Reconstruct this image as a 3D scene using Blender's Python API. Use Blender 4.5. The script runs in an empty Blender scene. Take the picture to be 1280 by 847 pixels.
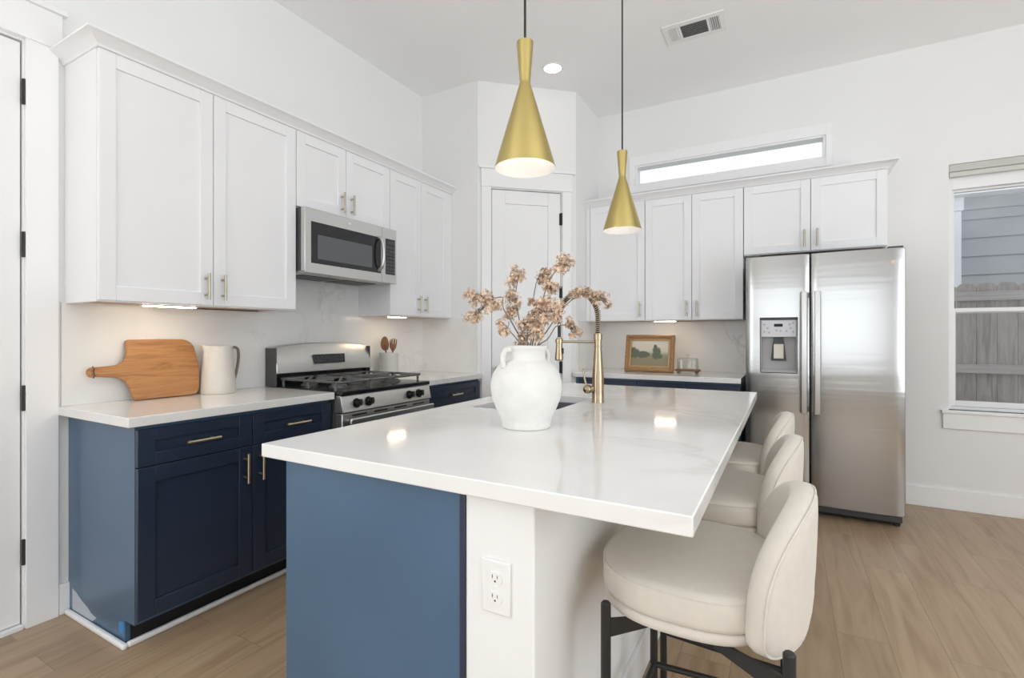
import bpy, bmesh, math, random
from mathutils import Vector, Matrix
S = bpy.context.scene
COL = S.collection
R = math.radians
# ------------------------------------------------------------------ camera
EYE = Vector((0, 0, 1.225)); FPX = 617.6; YAW = math.atan(343 / FPX)
cd = bpy.data.cameras.new('camera'); cam = bpy.data.objects.new('camera', cd); COL.objects.link(cam)
cam.location = EYE; cam.rotation_euler = (R(90), 0, YAW)
cd.sensor_width = 36; cd.lens = FPX / 1280 * 36; cd.shift_y = -4.5 / 1280; cd.clip_start = .02
S.camera = cam
# ------------------------------------------------------------------ colour management, sampling
S.view_settings.view_transform = 'Standard'; S.view_settings.look = 'None'
S.view_settings.gamma = 1; S.view_settings.use_curve_mapping = False
S.view_settings.exposure = 0.30
S.cycles.use_denoising = True
S.cycles.max_bounces = 10; S.cycles.diffuse_bounces = 6; S.cycles.glossy_bounces = 5
S.cycles.transmission_bounces = 8; S.cycles.transparent_max_bounces = 12
S.cycles.sample_clamp_indirect = 6; S.cycles.caustics_reflective = False; S.cycles.caustics_refractive = False
# ------------------------------------------------------------------ world: bright overcast sky
w = bpy.data.worlds.new('overcast_sky'); S.world = w; w.use_nodes = True
nt = w.node_tree; bg = nt.nodes['Background']
bg.inputs['Color'].default_value = (.90, .95, 1.0, 1); bg.inputs['Strength'].default_value = 1.05
# ------------------------------------------------------------------ daylight lamps in wall openings out of view
def area(name, loc, rot, sx, sy, power, col=(1, 1, 1)):
    l = bpy.data.lights.new(name, 'AREA'); l.shape = 'RECTANGLE'; l.size = sx; l.size_y = sy
    l.energy = power; l.color = col
    o = bpy.data.objects.new(name, l); COL.objects.link(o); o.location = loc; o.rotation_euler = rot
    return o
LWALL, BWALL, RWALL, REAR, CEIL = -2.79, 4.55, 3.6, -4.2, 3.31
for x0_, x1_ in ((-1.9, -.55), (-.35, 1.0), (1.2, 2.5)):
    area('rear_window_daylight', ((x0_ + x1_) / 2, REAR - .06, 1.45), (R(108), 0, 0), x1_ - x0_, 1.8, 10, (.89, .945, 1))
for y0_, y1_ in ((-1.5, .2), (.4, 2.1)):  # unseen right-hand openings, added for their light
    area('right_added_daylight', (RWALL + .06, (y0_ + y1_) / 2, 1.45), (R(108), 0, R(90)), y1_ - y0_, 1.8, 26, (.89, .945, 1))
area('left_added_daylight', (LWALL - .03, -2.0, 1.45), (R(108), 0, R(-90)), 2.0, 1.8, 46, (.89, .945, 1))  # unseen opening added so the navy end panels catch a sheen
# added fill lamps outside the side walls, facing up to lift the ceiling
area('right_ceiling_fill', (6.4, .3, -.12), (R(180), 0, 0), 5, 6, 640, (.91, .955, 1))
area('left_ceiling_fill', (-5.6, -2.0, -.12), (R(180), 0, 0), 5, 5, 520, (.91, .955, 1))

# ------------------------------------------------------------------ materials
MATS = {}
def pmat(name, col, rough=.5, metal=0., spec=.5, **kw):
    m = bpy.data.materials.new(name); m.use_nodes = True
    b = m.node_tree.nodes['Principled BSDF']
    b.inputs['Base Color'].default_value = (*col, 1); b.inputs['Roughness'].default_value = rough
    b.inputs['Metallic'].default_value = metal; b.inputs['Specular IOR Level'].default_value = spec
    for k, v in kw.items():
        b.inputs[k].default_value = v
    MATS[name] = m
    return m
def N(m, t, **kw):
    n = m.node_tree.nodes.new(t)
    for k, v in kw.items(): setattr(n, k, v)
    return n
def LK(m, a, b): m.node_tree.links.new(a, b)
def coords(m, scale=(1, 1, 1), rot=(0, 0, 0), kind='Object', loc=(0, 0, 0)):
    tc = N(m, 'ShaderNodeTexCoord'); mp = N(m, 'ShaderNodeMapping')
    mp.inputs['Scale'].default_value = scale; mp.inputs['Rotation'].default_value = rot; mp.inputs['Location'].default_value = loc
    LK(m, tc.outputs[kind], mp.inputs['Vector']); return mp.outputs['Vector']
def world_coords(m, scale=(1, 1, 1), rot=(0, 0, 0)):
    g = N(m, 'ShaderNodeNewGeometry'); mp = N(m, 'ShaderNodeMapping')
    mp.inputs['Scale'].default_value = scale; mp.inputs['Rotation'].default_value = rot
    LK(m, g.outputs['Position'], mp.inputs['Vector']); return mp.outputs['Vector']
def noise(m, vec, scale, detail=4, dist=0., rough=.5):
    n = N(m, 'ShaderNodeTexNoise'); n.inputs['Scale'].default_value = scale; n.inputs['Detail'].default_value = detail
    n.inputs['Distortion'].default_value = dist; n.inputs['Roughness'].default_value = rough
    if vec is not None: LK(m, vec, n.inputs['Vector'])
    return n.outputs['Fac']
def ramp(m, fac, stops):
    r = N(m, 'ShaderNodeValToRGB'); e = r.color_ramp.elements
    while len(e) < len(stops): e.new(.5)
    for i, (p, c) in enumerate(stops):
        e[i].position = p; e[i].color = (*c, 1)
    LK(m, fac, r.inputs['Fac']); return r.outputs['Color']
def bsdf(m): return m.node_tree.nodes['Principled BSDF']
def bump(m, h, strength=.1, dist=.01):
    b = N(m, 'ShaderNodeBump'); b.inputs['Strength'].default_value = strength; b.inputs['Distance'].default_value = dist
    LK(m, h, b.inputs['Height']); LK(m, b.outputs['Normal'], bsdf(m).inputs['Normal'])
def vary(name, col, amt=.06, scale=6, rough=.5, bmp=0., bscale=200, **kw):
    m = pmat(name, col, rough, **kw)
    c0 = tuple(max(0, x * (1 - amt)) for x in col); c1 = tuple(min(1, x * (1 + amt)) for x in col)
    LK(m, ramp(m, noise(m, coords(m), scale, 3), [(.3, c0), (.7, c1)]), bsdf(m).inputs['Base Color'])
    if bmp: bump(m, noise(m, coords(m), bscale, 2), bmp, .002)
    return m
wallp = vary('wall_paint', (.83, .83, .82), .01, 2, .75, .05, 300)
ceilp = vary('ceiling_paint', (.91, .91, .905), .01, 2, .85, .05, 200)
trimp = vary('trim_paint', (.88, .88, .885), .01, 3, .35)
doorp = vary('door_paint', (.87, .87, .875), .01, 3, .35)
cabw = vary('white_cabinet_paint', (.86, .86, .87), .01, 3, .32)
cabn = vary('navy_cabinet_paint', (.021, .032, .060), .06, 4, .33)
cabe = vary('navy_end_panel_lit', (.060, .122, .208), .08, 3, .30)  # front navy lightened: the end panels' sheen is partly put into the colour
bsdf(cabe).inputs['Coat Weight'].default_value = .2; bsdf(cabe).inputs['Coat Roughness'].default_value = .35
toe = pmat('toe_kick_black', (.008, .008, .010), .6)
black = pmat('black_enamel', (.010, .010, .011), .22)
blackm = pmat('black_metal', (.022, .021, .021), .42, spec=.4)
iron = vary('cast_iron', (.11, .11, .11), .2, 40, .36)
rubber = pmat('dark_gap', (.012, .012, .013), .7)
toeb = pmat('soft_black_button', (.03, .03, .032), .5)
glassblk = pmat('black_glass', (.012, .013, .015), .07)
tint = pmat('oven_window_glass', (.10, .11, .115), .08)
white_pl = pmat('white_plastic', (.84, .84, .83), .35)
grey_pl = pmat('grey_plastic', (.42, .42, .42), .4)
dkgrey = pmat('dark_grey_panel', (.07, .07, .072), .45)
cream_pl = pmat('cream_plastic', (.70, .67, .58), .4)
brass = pmat('brushed_gold', (.50, .40, .155), .32, 1.0)
champ = pmat('champagne_bronze', (.40, .315, .215), .26, 1.0)
pull = pmat('satin_brass_pull', (.74, .65, .46), .30, 1.0)
pulld = pmat('dark_brass_pull', (.46, .42, .33), .34, 1.0)
chrome = pmat('chrome', (.75, .75, .76), .1, 1.0)

def steel(name, col=(.62, .62, .61), rough=.26, aniso=.65, axis='Z', sc=(2, 2, 260)):
    m = pmat(name, col, rough, 1.0)
    b = bsdf(m); b.inputs['Anisotropic'].default_value = aniso; b.inputs['Anisotropic Rotation'].default_value = 0
    t = N(m, 'ShaderNodeTangent', direction_type='RADIAL', axis=axis); LK(m, t.outputs['Tangent'], b.inputs['Tangent'])
    f = noise(m, coords(m, sc), 3, 3)
    mr = N(m, 'ShaderNodeMapRange'); mr.inputs['To Min'].default_value = rough - .05; mr.inputs['To Max'].default_value = rough + .07
    LK(m, f, mr.inputs['Value']); LK(m, mr.outputs['Result'], b.inputs['Roughness'])
    return m
sst = steel('brushed_stainless', (.45, .445, .435), .19, .8)
bump(sst, noise(sst, coords(sst, (.35, .35, 7)), 1, 3, .3), .35, .004)
sst2 = steel('range_stainless', (.62, .62, .605), .36, .4)
sinkst = pmat('sink_steel', (.20, .20, .205), .42, 1.0)

def marble(name, base, vein, amount, scale, rough):
    m = pmat(name, base, rough)
    v = world_coords(m)
    n1 = noise(m, v, scale, 7, 1.4, .55)
    s = N(m, 'ShaderNodeMath', operation='SUBTRACT'); s.inputs[1].default_value = .5; LK(m, n1, s.inputs[0])
    a = N(m, 'ShaderNodeMath', operation='ABSOLUTE'); LK(m, s.outputs[0], a.inputs[0])
    mr = N(m, 'ShaderNodeMapRange'); mr.inputs['From Max'].default_value = .035; mr.inputs['To Min'].default_value = 1; mr.inputs['To Max'].default_value = 0
    LK(m, a.outputs[0], mr.inputs['Value'])
    mk = N(m, 'ShaderNodeMapRange'); mk.inputs['From Min'].default_value = .48; mk.inputs['From Max'].default_value = .70
    LK(m, noise(m, v, scale * .8, 2), mk.inputs['Value'])
    mu = N(m, 'ShaderNodeMath', operation='MULTIPLY'); LK(m, mr.outputs[0], mu.inputs[0]); LK(m, mk.outputs[0], mu.inputs[1])
    m2 = N(m, 'ShaderNodeMath', operation='MULTIPLY'); m2.inputs[1].default_value = amount; LK(m, mu.outputs[0], m2.inputs[0])
    mx = N(m, 'ShaderNodeMix', data_type='RGBA'); LK(m, m2.outputs[0], mx.inputs['Factor'])
    cl = ramp(m, noise(m, v, scale * 1.6, 4, .6), [(.35, tuple(x * .95 for x in base)), (.65, base)])
    LK(m, cl, mx.inputs[6]); mx.inputs[7].default_value = (*vein, 1)
    LK(m, mx.outputs[2], bsdf(m).inputs['Base Color'])
    return m
quartz = marble('white_quartz', (.83, .825, .81), (.60, .58, .55), .5, 1.1, .08)
splash = marble('marble_slab', (.84, .835, .82), (.55, .54, .53), .5, 1.9, .20)

def wood(name, c0, c1, c2, axis='x', sc=1., rough=.45):
    m = pmat(name, c1, rough)
    s = {'x': (1.2, 14, 14), 'y': (14, 1.2, 14), 'z': (14, 14, 1.2)}[axis]
    v = coords(m, tuple(q * sc for q in s))
    n1 = noise(m, v, 2.2, 6, 1.2, .6)
    LK(m, ramp(m, n1, [(.25, c0), (.5, c1), (.75, c2)]), bsdf(m).inputs['Base Color'])
    return m
boardw = wood('acacia_board', (.25, .105, .035), (.42, .20, .075), (.52, .28, .12), 'x', 1.3, .5)
spoonw = wood('dark_wood_utensil', (.09, .035, .015), (.17, .075, .033), (.25, .115, .055), 'z', 3, .5)
trayw = wood('brown_wood_tray', (.13, .05, .025), (.22, .10, .05), (.28, .14, .08), 'x', 3, .45)
goldfr = wood('gilt_frame_wood', (.22, .10, .035), (.36, .19, .07), (.48, .28, .12), 'x', 4, .38)
cabund = wood('cabinet_plywood', (.45, .32, .22), (.55, .40, .29), (.62, .46, .34), 'y', 1, .6)

def floor_mat():
    m = pmat('oak_plank_floor', (.4, .3, .2), .36)
    tc = N(m, 'ShaderNodeNewGeometry'); sep = N(m, 'ShaderNodeSeparateXYZ'); cmb = N(m, 'ShaderNodeCombineXYZ')
    LK(m, tc.outputs['Position'], sep.inputs[0]); LK(m, sep.outputs['Y'], cmb.inputs['X']); LK(m, sep.outputs['X'], cmb.inputs['Y'])
    br = N(m, 'ShaderNodeTexBrick'); LK(m, cmb.outputs[0], br.inputs['Vector'])
    br.offset = .37; br.inputs['Scale'].default_value = 1; br.inputs['Brick Width'].default_value = 1.22; br.inputs['Row Height'].default_value = .18
    br.inputs['Mortar Size'].default_value = .0012; br.inputs['Mortar Smooth'].default_value = .3; br.inputs['Bias'].default_value = 0
    br.inputs['Color1'].default_value = (.0, 0, 0, 1); br.inputs['Color2'].default_value = (1, 1, 1, 1); br.inputs['Mortar'].default_value = (.3, .3, .3, 1)
    # grain, shifted per plank
    sc = N(m, 'ShaderNodeVectorMath', operation='MULTIPLY'); sc.inputs[1].default_value = (.9, 9, 1); LK(m, cmb.outputs[0], sc.inputs[0])
    sh = N(m, 'ShaderNodeVectorMath', operation='MULTIPLY_ADD'); LK(m, br.outputs['Color'], sh.inputs[0]); sh.inputs[1].default_value = (31, 17, 7); LK(m, sc.outputs[0], sh.inputs[2])
    g1 = noise(m, sh.outputs[0], 1.6, 6, 1.0, .6)
    grain = ramp(m, g1, [(.25, (.32, .215, .125)), (.5, (.435, .31, .195)), (.75, (.51, .38, .25))])
    mx = N(m, 'ShaderNodeMix', data_type='RGBA', blend_type='MULTIPLY'); mx.inputs['Factor'].default_value = 1
    tone = ramp(m, br.outputs['Color'], [(0, (.86, .85, .84)), (1, (1.0, 1.0, 1.0))])
    LK(m, grain, mx.inputs[6]); LK(m, tone, mx.inputs[7])
    m3 = N(m, 'ShaderNodeMix', data_type='RGBA'); LK(m, br.outputs['Fac'], m3.inputs['Factor']); LK(m, mx.outputs[2], m3.inputs[6]); m3.inputs[7].default_value = (.22, .15, .10, 1)
    LK(m, m3.outputs[2], bsdf(m).inputs['Base Color'])
    return m
floorm = floor_mat()

def fabric():
    m = pmat('oatmeal_fabric', (.66, .60, .52), .9, spec=.2)
    v = coords(m, (1, 1, 1)); f = noise(m, v, 420, 2); f2 = noise(m, v, 40, 3)
    LK(m, ramp(m, f2, [(.3, (.655, .61, .545)), (.7, (.685, .64, .57))]), bsdf(m).inputs['Base Color'])
    bump(m, f, .35, .002); bsdf(m).inputs['Sheen Weight'].default_value = .15
    return m
fab = fabric()
vasem = vary('white_terracotta', (.76, .75, .72), .04, 18, .85, .6, 60)
creamc = vary('cream_ceramic', (.70, .67, .62), .04, 20, .4)
crockm = vary('pale_grey_ceramic', (.60, .60, .57), .03, 10, .5)
strapm = vary('leather_strap', (.10, .06, .04), .1, 20, .6)
petal = vary('dried_petal', (.68, .52, .39), .42, 55, .85)
stemm = vary('dried_stem', (.22, .17, .13), .2, 20, .8)
fence_m = wood('weathered_cedar', (.19, .175, .165), (.34, .315, .30), (.45, .42, .395), 'z', .8, .9)
rail_m = wood('weathered_cedar_rail', (.30, .275, .27), (.42, .39, .385), (.50, .47, .46), 'x', .8, .9)
siding = vary('grey_lap_siding', (.42, .435, .465), .04, 2, .7)
extw = vary('exterior_white_trim', (.85, .87, .92), .01, 2, .6)
soil = vary('bare_ground', (.20, .17, .13), .3, 5, .95)
bluet = pmat('blue_painter_tape', (.06, .27, .62), .6)

def emit(name, col, strength):
    m = bpy.data.materials.new(name); m.use_nodes = True; n = m.node_tree; n.nodes.clear()
    e = n.nodes.new('ShaderNodeEmission'); o = n.nodes.new('ShaderNodeOutputMaterial')
    e.inputs['Color'].default_value = (*col, 1); e.inputs['Strength'].default_value = strength
    n.links.new(e.outputs[0], o.inputs[0]); return m
bulb_e = emit('lit_bulb', (1, .88, .76), 6)
led_e = emit('lit_led', (1, .80, .56), 28)
down_e = emit('lit_downlight', (1, .97, .92), 6)
def glass_mat(name, tintc=(1, 1, 1), refl=.06):
    m = bpy.data.materials.new(name); m.use_nodes = True; n = m.node_tree; n.nodes.clear()
    t = n.nodes.new('ShaderNodeBsdfTransparent'); t.inputs[0].default_value = (*tintc, 1)
    g = n.nodes.new('ShaderNodeBsdfGlossy'); g.inputs['Roughness'].default_value = .02
    lw = n.nodes.new('ShaderNodeLayerWeight'); lw.inputs['Blend'].default_value = .5
    pw = n.nodes.new('ShaderNodeMath'); pw.operation = 'POWER'; pw.inputs[1].default_value = 4
    ma = n.nodes.new('ShaderNodeMath'); ma.operation = 'MULTIPLY_ADD'; ma.inputs[1].default_value = .5; ma.inputs[2].default_value = refl
    mx = n.nodes.new('ShaderNodeMixShader'); o = n.nodes.new('ShaderNodeOutputMaterial')
    n.links.new(lw.outputs['Facing'], pw.inputs[0]); n.links.new(pw.outputs[0], ma.inputs[0])
    n.links.new(ma.outputs[0], mx.inputs[0]); n.links.new(t.outputs[0], mx.inputs[1]); n.links.new(g.outputs[0], mx.inputs[2]); n.links.new(mx.outputs[0], o.inputs[0])
    return m
glass = glass_mat('window_glass', (.97, .98, .98))
clear = glass_mat('clear_glass', (.93, .94, .93))
def canvas_mat():
    m = pmat('landscape_painting', (.5, .48, .38), .3)
    tc = N(m, 'ShaderNodeTexCoord'); sep = N(m, 'ShaderNodeSeparateXYZ'); LK(m, tc.outputs['Object'], sep.inputs[0])
    # local x 0..1 across, z 0..1 up (scaled below): sky to meadow, with blots of trees
    sky = ramp(m, sep.outputs['Z'], [(.02, (.26, .21, .12)), (.075, (.25, .23, .13)), (.10, (.30, .29, .19)), (.13, (.64, .57, .46)), (.22, (.74, .66, .55))])
    n1 = noise(m, coords(m), 16, 5, .4)
    LK(m, sky, bsdf(m).inputs['Base Color'])
    mx = N(m, 'ShaderNodeMix', data_type='RGBA'); LK(m, sky, mx.inputs[6]); mx.inputs[7].default_value = (.10, .12, .075, 1)
    acc = None
    for (cx, cz, rx, rz) in ((.025, .115, .05, .05), (.10, .10, .055, .03), (.215, .115, .038, .062), (.205, .155, .020, .035), (.24, .085, .03, .02)):
        def sq(o, c, r):
            a = N(m, 'ShaderNodeMath', operation='SUBTRACT'); a.inputs[1].default_value = c; LK(m, o, a.inputs[0])
            b = N(m, 'ShaderNodeMath', operation='DIVIDE'); b.inputs[1].default_value = r; LK(m, a.outputs[0], b.inputs[0])
            p = N(m, 'ShaderNodeMath', operation='MULTIPLY'); LK(m, b.outputs[0], p.inputs[0]); LK(m, b.outputs[0], p.inputs[1]); return p.outputs[0]
        ad = N(m, 'ShaderNodeMath', operation='ADD'); LK(m, sq(sep.outputs['X'], cx, rx), ad.inputs[0]); LK(m, sq(sep.outputs['Z'], cz, rz), ad.inputs[1])
        if acc is None: acc = ad.outputs[0]
        else:
            mi = N(m, 'ShaderNodeMath', operation='MINIMUM'); LK(m, acc, mi.inputs[0]); LK(m, ad.outputs[0], mi.inputs[1]); acc = mi.outputs[0]
    ns = N(m, 'ShaderNodeMath', operation='MULTIPLY_ADD'); ns.inputs[1].default_value = 2.2; LK(m, n1, ns.inputs[0]); LK(m, acc, ns.inputs[2])
    mr = N(m, 'ShaderNodeMapRange'); mr.inputs['From Min'].default_value = 1.75; mr.inputs['From Max'].default_value = 2.25; mr.inputs['To Min'].default_value = 1; mr.inputs['To Max'].default_value = 0
    LK(m, ns.outputs[0], mr.inputs['Value']); LK(m, mr.outputs[0], mx.inputs['Factor'])
    LK(m, mx.outputs[2], bsdf(m).inputs['Base Color']); return m
canvasm = canvas_mat()

# ------------------------------------------------------------------ mesh building
class MB:
    def __init__(s): s.v = []; s.f = []; s.mi = []; s.cur = 0
    def add(s, vs, fs):
        o = len(s.v); s.v += [tuple(p) for p in vs]; s.f += [tuple(i + o for i in f) for f in fs]; s.mi += [s.cur] * len(fs); return s
    def box(s, x0, x1, y0, y1, z0, z1):
        x0, x1 = min(x0, x1), max(x0, x1); y0, y1 = min(y0, y1), max(y0, y1); z0, z1 = min(z0, z1), max(z0, z1)
        return s.add([(x0, y0, z0), (x1, y0, z0), (x1, y1, z0), (x0, y1, z0), (x0, y0, z1), (x1, y0, z1), (x1, y1, z1), (x0, y1, z1)],
                     [(0, 3, 2, 1), (4, 5, 6, 7), (0, 1, 5, 4), (1, 2, 6, 5), (2, 3, 7, 6), (3, 0, 4, 7)])
    def tube(s, pts, r, n=10, closed=False, caps=True):
        pts = [Vector(p) for p in pts]; k = len(pts); rs = r if isinstance(r, (list, tuple)) else [r] * k
        rings = []; prev = None
        for i, p in enumerate(pts):
            a = pts[(i - 1) % k] if (i or closed) else p; b = pts[(i + 1) % k] if (i < k - 1 or closed) else p
            t = (b - a)
            t = t.normalized() if t.length > 1e-9 else Vector((0, 0, 1))
            if prev is None:
                u = Vector((0, 0, 1)) if abs(t.z) < .9 else Vector((1, 0, 0)); u = (u - t * u.dot(t)).normalized()
            else:
                u = (prev - t * prev.dot(t)); u = u.normalized() if u.length > 1e-6 else t.orthogonal().normalized()
            prev = u; w_ = t.cross(u)
            rings.append([p + (u * math.cos(2 * math.pi * j / n) + w_ * math.sin(2 * math.pi * j / n)) * rs[i] for j in range(n)])
        vs = [q for rg in rings for q in rg]; fs = []
        m = k if closed else k - 1
        for i in range(m):
            for j in range(n):
                i2 = (i + 1) % k; j2 = (j + 1) % n
                fs.append((i * n + j, i * n + j2, i2 * n + j2, i2 * n + j))
        if caps and not closed:
            fs.append(tuple(reversed(range(n)))); fs.append(tuple((k - 1) * n + j for j in range(n)))
        return s.add(vs, fs)
    def cyl(s, p0, p1, r0, r1=None, n=20): return s.tube([p0, p1], [r0, r0 if r1 is None else r1], n)
    def lathe(s, prof, c=(0, 0, 0), n=40, cap0=True, cap1=True):
        vs = []; fs = []
        for r, z in prof:
            for j in range(n):
                a = 2 * math.pi * j / n; vs.append((c[0] + r * math.cos(a), c[1] + r * math.sin(a), c[2] + z))
        for i in range(len(prof) - 1):
            for j in range(n):
                j2 = (j + 1) % n; fs.append((i * n + j, i * n + j2, (i + 1) * n + j2, (i + 1) * n + j))
        if cap0: fs.append(tuple(reversed(range(n))))
        if cap1: fs.append(tuple((len(prof) - 1) * n + j for j in range(n)))
        return s.add(vs, fs)
    def prism(s, poly, fn):        # poly: 2-D outline; fn(a, b, k) -> 3-D point, k = 0 / 1 for the two ends
        n = len(poly); vs = [fn(a, b, 0) for a, b in poly] + [fn(a, b, 1) for a, b in poly]
        fs = [tuple(reversed(range(n))), tuple(range(n, 2 * n))] + [(i, (i + 1) % n, n + (i + 1) % n, n + i) for i in range(n)]
        return s.add(vs, fs)
    def sphere(s, c, r, n=14, sz=1.):
        prof = [(max(1e-4, r * math.sin(math.pi * i / n)), -r * sz * math.cos(math.pi * i / n)) for i in range(n + 1)]
        return s.lathe(prof, c, n * 2)
    def build(s, name, mat, parent=None, bevel=0., seg=2, angle=35, smooth=True, loc=None, mats=None):
        me = bpy.data.meshes.new(name); me.from_pydata(s.v, [], s.f)
        for m in (mats or [mat]): me.materials.append(m)
        if mats: me.polygons.foreach_set('material_index', s.mi)
        bm = bmesh.new(); bm.from_mesh(me); bmesh.ops.recalc_face_normals(bm, faces=bm.faces); bm.to_mesh(me); bm.free()
        if smooth:
            me.polygons.foreach_set('use_smooth', [True] * len(me.polygons)); me.set_sharp_from_angle(angle=R(angle))
        o = bpy.data.objects.new(name, me); COL.objects.link(o)
        if parent is not None: o.parent = parent
        if loc: o.location = loc
        if bevel:
            b = o.modifiers.new('bevel', 'BEVEL'); b.width = bevel; b.segments = seg; b.limit_method = 'ANGLE'; b.angle_limit = R(40)
            b.harden_normals = False
        return o
def B(name, mat, parent, *boxes, bevel=.0015, **kw):
    mb = MB()
    for b in boxes: mb.box(*b)
    return mb.build(name, mat, parent, bevel=bevel, **kw)
def empty(name, loc=(0, 0, 0), rz=0.):
    o = bpy.data.objects.new(name, None); COL.objects.link(o); o.location = loc; o.rotation_euler = (0, 0, rz); o.empty_display_size = .1; return o
def tag(o, label, cat, group=None):
    o['label'] = label; o['category'] = cat
    if group: o['group'] = group
    return o
def struct(o): o['kind'] = 'structure'; return o
def kids(o): return [c for c in bpy.data.objects if c.parent == o]
def copy_tree(o, parent=None):
    c = o.copy(); COL.objects.link(c)
    if parent is not None: c.parent = parent
    for ch in kids(o): copy_tree(ch, c)
    return c
def spline(ctrl, n=8):
    P = [Vector(p) for p in ctrl]; P = [P[0] * 2 - P[1]] + P + [P[-1] * 2 - P[-2]]; out = []
    for i in range(1, len(P) - 2):
        for j in range(n):
            t = j / n; a, b, c, d = P[i - 1], P[i], P[i + 1], P[i + 2]
            out.append(.5 * ((2 * b) + (c - a) * t + (2 * a - 5 * b + 4 * c - d) * t * t + (3 * b - a - 3 * c + d) * t ** 3))
    out.append(P[-2]); return out
def holed(mb, u0, u1, z0, z1, holes, put):  # wall panel with rectangular holes, put(u0,u1,z0,z1)
    us = sorted({u0, u1, *[h[0] for h in holes], *[h[1] for h in holes]}); zs = sorted({z0, z1, *[h[2] for h in holes], *[h[3] for h in holes]})
    for i in range(len(us) - 1):
        for j in range(len(zs) - 1):
            cu, cz = (us[i] + us[i + 1]) / 2, (zs[j] + zs[j + 1]) / 2
            if not any(h[0] < cu < h[1] and h[2] < cz < h[3] for h in holes): put(us[i], us[i + 1], zs[j], zs[j + 1])
def weld(o):
    bm = bmesh.new(); bm.from_mesh(o.data); bmesh.ops.remove_doubles(bm, verts=bm.verts, dist=1e-5)
    seen = {}
    for f in bm.faces: seen.setdefault(frozenset(v.index for v in f.verts), []).append(f)
    bmesh.ops.delete(bm, geom=[f for fs in seen.values() if len(fs) > 1 for f in fs], context='FACES_ONLY')
    bmesh.ops.recalc_face_normals(bm, faces=bm.faces); bm.to_mesh(o.data); bm.free(); return o

# ================================================================== THE ROOM
PA, PB = Vector((-2.21, 3.40, 0)), Vector((-1.578, 3.972, 0))      # ends of the slanted pantry wall
PE = (PB - PA).normalized(); PL = (PB - PA).length; PROT = math.atan2(PE.y, PE.x)
struct(B('floor', floorm, None, (LWALL - .2, RWALL + .2, REAR - .2, BWALL + .15, -.1, 0), bevel=0))
struct(B('ceiling', ceilp, None, (LWALL - .2, RWALL + .2, REAR - .2, BWALL + .2, CEIL, CEIL + .12), bevel=0))
DY0, DY1, DZ = -.10, .812, 2.455
mb = MB(); holed(mb, REAR - .2, BWALL + .1, 0, CEIL, [(DY0, DY1, 0, DZ), (-3.0, -1.0, .5, 2.4)], lambda a, b, c, d: mb.box(LWALL - .06, LWALL, a, b, c, d))
holed(mb, REAR - .2, BWALL + .1, 0, CEIL, [(-3.0, -1.0, .5, 2.4)], lambda a, b, c, d: mb.box(LWALL - .2, LWALL - .06, a, b, c, d))
struct(weld(mb.build('wall_left', wallp)))
WX0, WX1, WZ0, WZ1 = 1.003, 1.95, .70, 2.43
TX0, TX1, TZ0, TZ1 = -1.222, .268, 2.60, 2.785
mb = MB(); holed(mb, LWALL - .2, RWALL + .2, 0, CEIL, [(WX0, WX1, WZ0, WZ1), (TX0, TX1, TZ0, TZ1)], lambda a, b, c, d: mb.box(a, b, BWALL, BWALL + .15, c, d))
struct(weld(mb.build('wall_back', wallp)))
mb = MB(); holed(mb, LWALL - .2, RWALL + .2, 0, CEIL, [(-1.9, -.55, .5, 2.4), (-.35, 1.0, .5, 2.4), (1.2, 2.5, .5, 2.4)], lambda a, b, c, d: mb.box(a, b, REAR - .12, REAR, c, d))
struct(weld(mb.build('wall_rear', wallp)))
mb = MB(); holed(mb, REAR - .2, BWALL + .15, 0, CEIL, [(-1.5, .2, .5, 2.4), (.4, 2.1, .5, 2.4)], lambda a, b, c, d: mb.box(RWALL, RWALL + .12, a, b, c, d))
struct(weld(mb.build('wall_right', wallp)))
# pantry: a front stub, a slanted wall holding the door, a return to the back wall
struct(B('wall_pantry_front', wallp, None, (LWALL, PA.x, PA.y, PA.y + .1, 0, CEIL), bevel=0))
struct(B('wall_pantry_side', wallp, None, (PB.x - .1, PB.x, PB.y, BWALL, 0, CEIL), bevel=0))
pw = MB(); holed(pw, 0, PL, 0, CEIL, [(.115, .720, 0, 2.437)], lambda a, b, c, d: pw.box(a, b, 0, .06, c, d))
pw.box(0, PL, .06, .12, 0, CEIL)
o = struct(weld(pw.build('wall_pantry_diagonal', wallp))); o.location = PA; o.rotation_euler = (0, 0, PROT)
# baseboards
struct(B('baseboard_back', trimp, None, (.66, RWALL, BWALL - .016, BWALL, 0, .14), bevel=.003))
struct(B('baseboard_left', trimp, None, (LWALL, LWALL + .014, .925, .966, 0, .135), bevel=.003))
struct(B('baseboard_right', trimp, None, (RWALL - .016, RWALL, REAR, BWALL - .016, 0, .14), bevel=.003))

# ---- left door
d1 = struct(empty('door_1', (LWALL, DY0, 0)))
B('door_panel', doorp, d1, (-.045, -.008, .0035, DY1 - DY0 - .005, .022, DZ - .006), bevel=.002)
B('threshold', trimp, d1, (-.055, .012, .002, DY1 - DY0 - .002, 0, .018), bevel=.002)
for z in (2.243, 1.605, .963, .320):
    mb = MB(); mb.cyl((.002, DY1 - DY0 + .004, z - .053), (.002, DY1 - DY0 + .004, z + .053), .0085, n=12)
    mb.build('hinge', blackm, d1)
struct(B('trim_1', trimp, None, (LWALL, LWALL + .018, DY1 + .006, DY1 + .112, 0, 2.475), (LWALL, LWALL + .018, DY0 - .112, DY0 - .006, 0, 2.475),
  (LWALL, LWALL + .02, DY0 - .13, DY1 + .125, 2.475, 2.62), (LWALL, LWALL + .034, DY0 - .145, DY1 + .138, 2.62, 2.642), (LWALL, LWALL + .026, DY0 - .14, DY1 + .130, 2.465, 2.48), bevel=.002))
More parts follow.
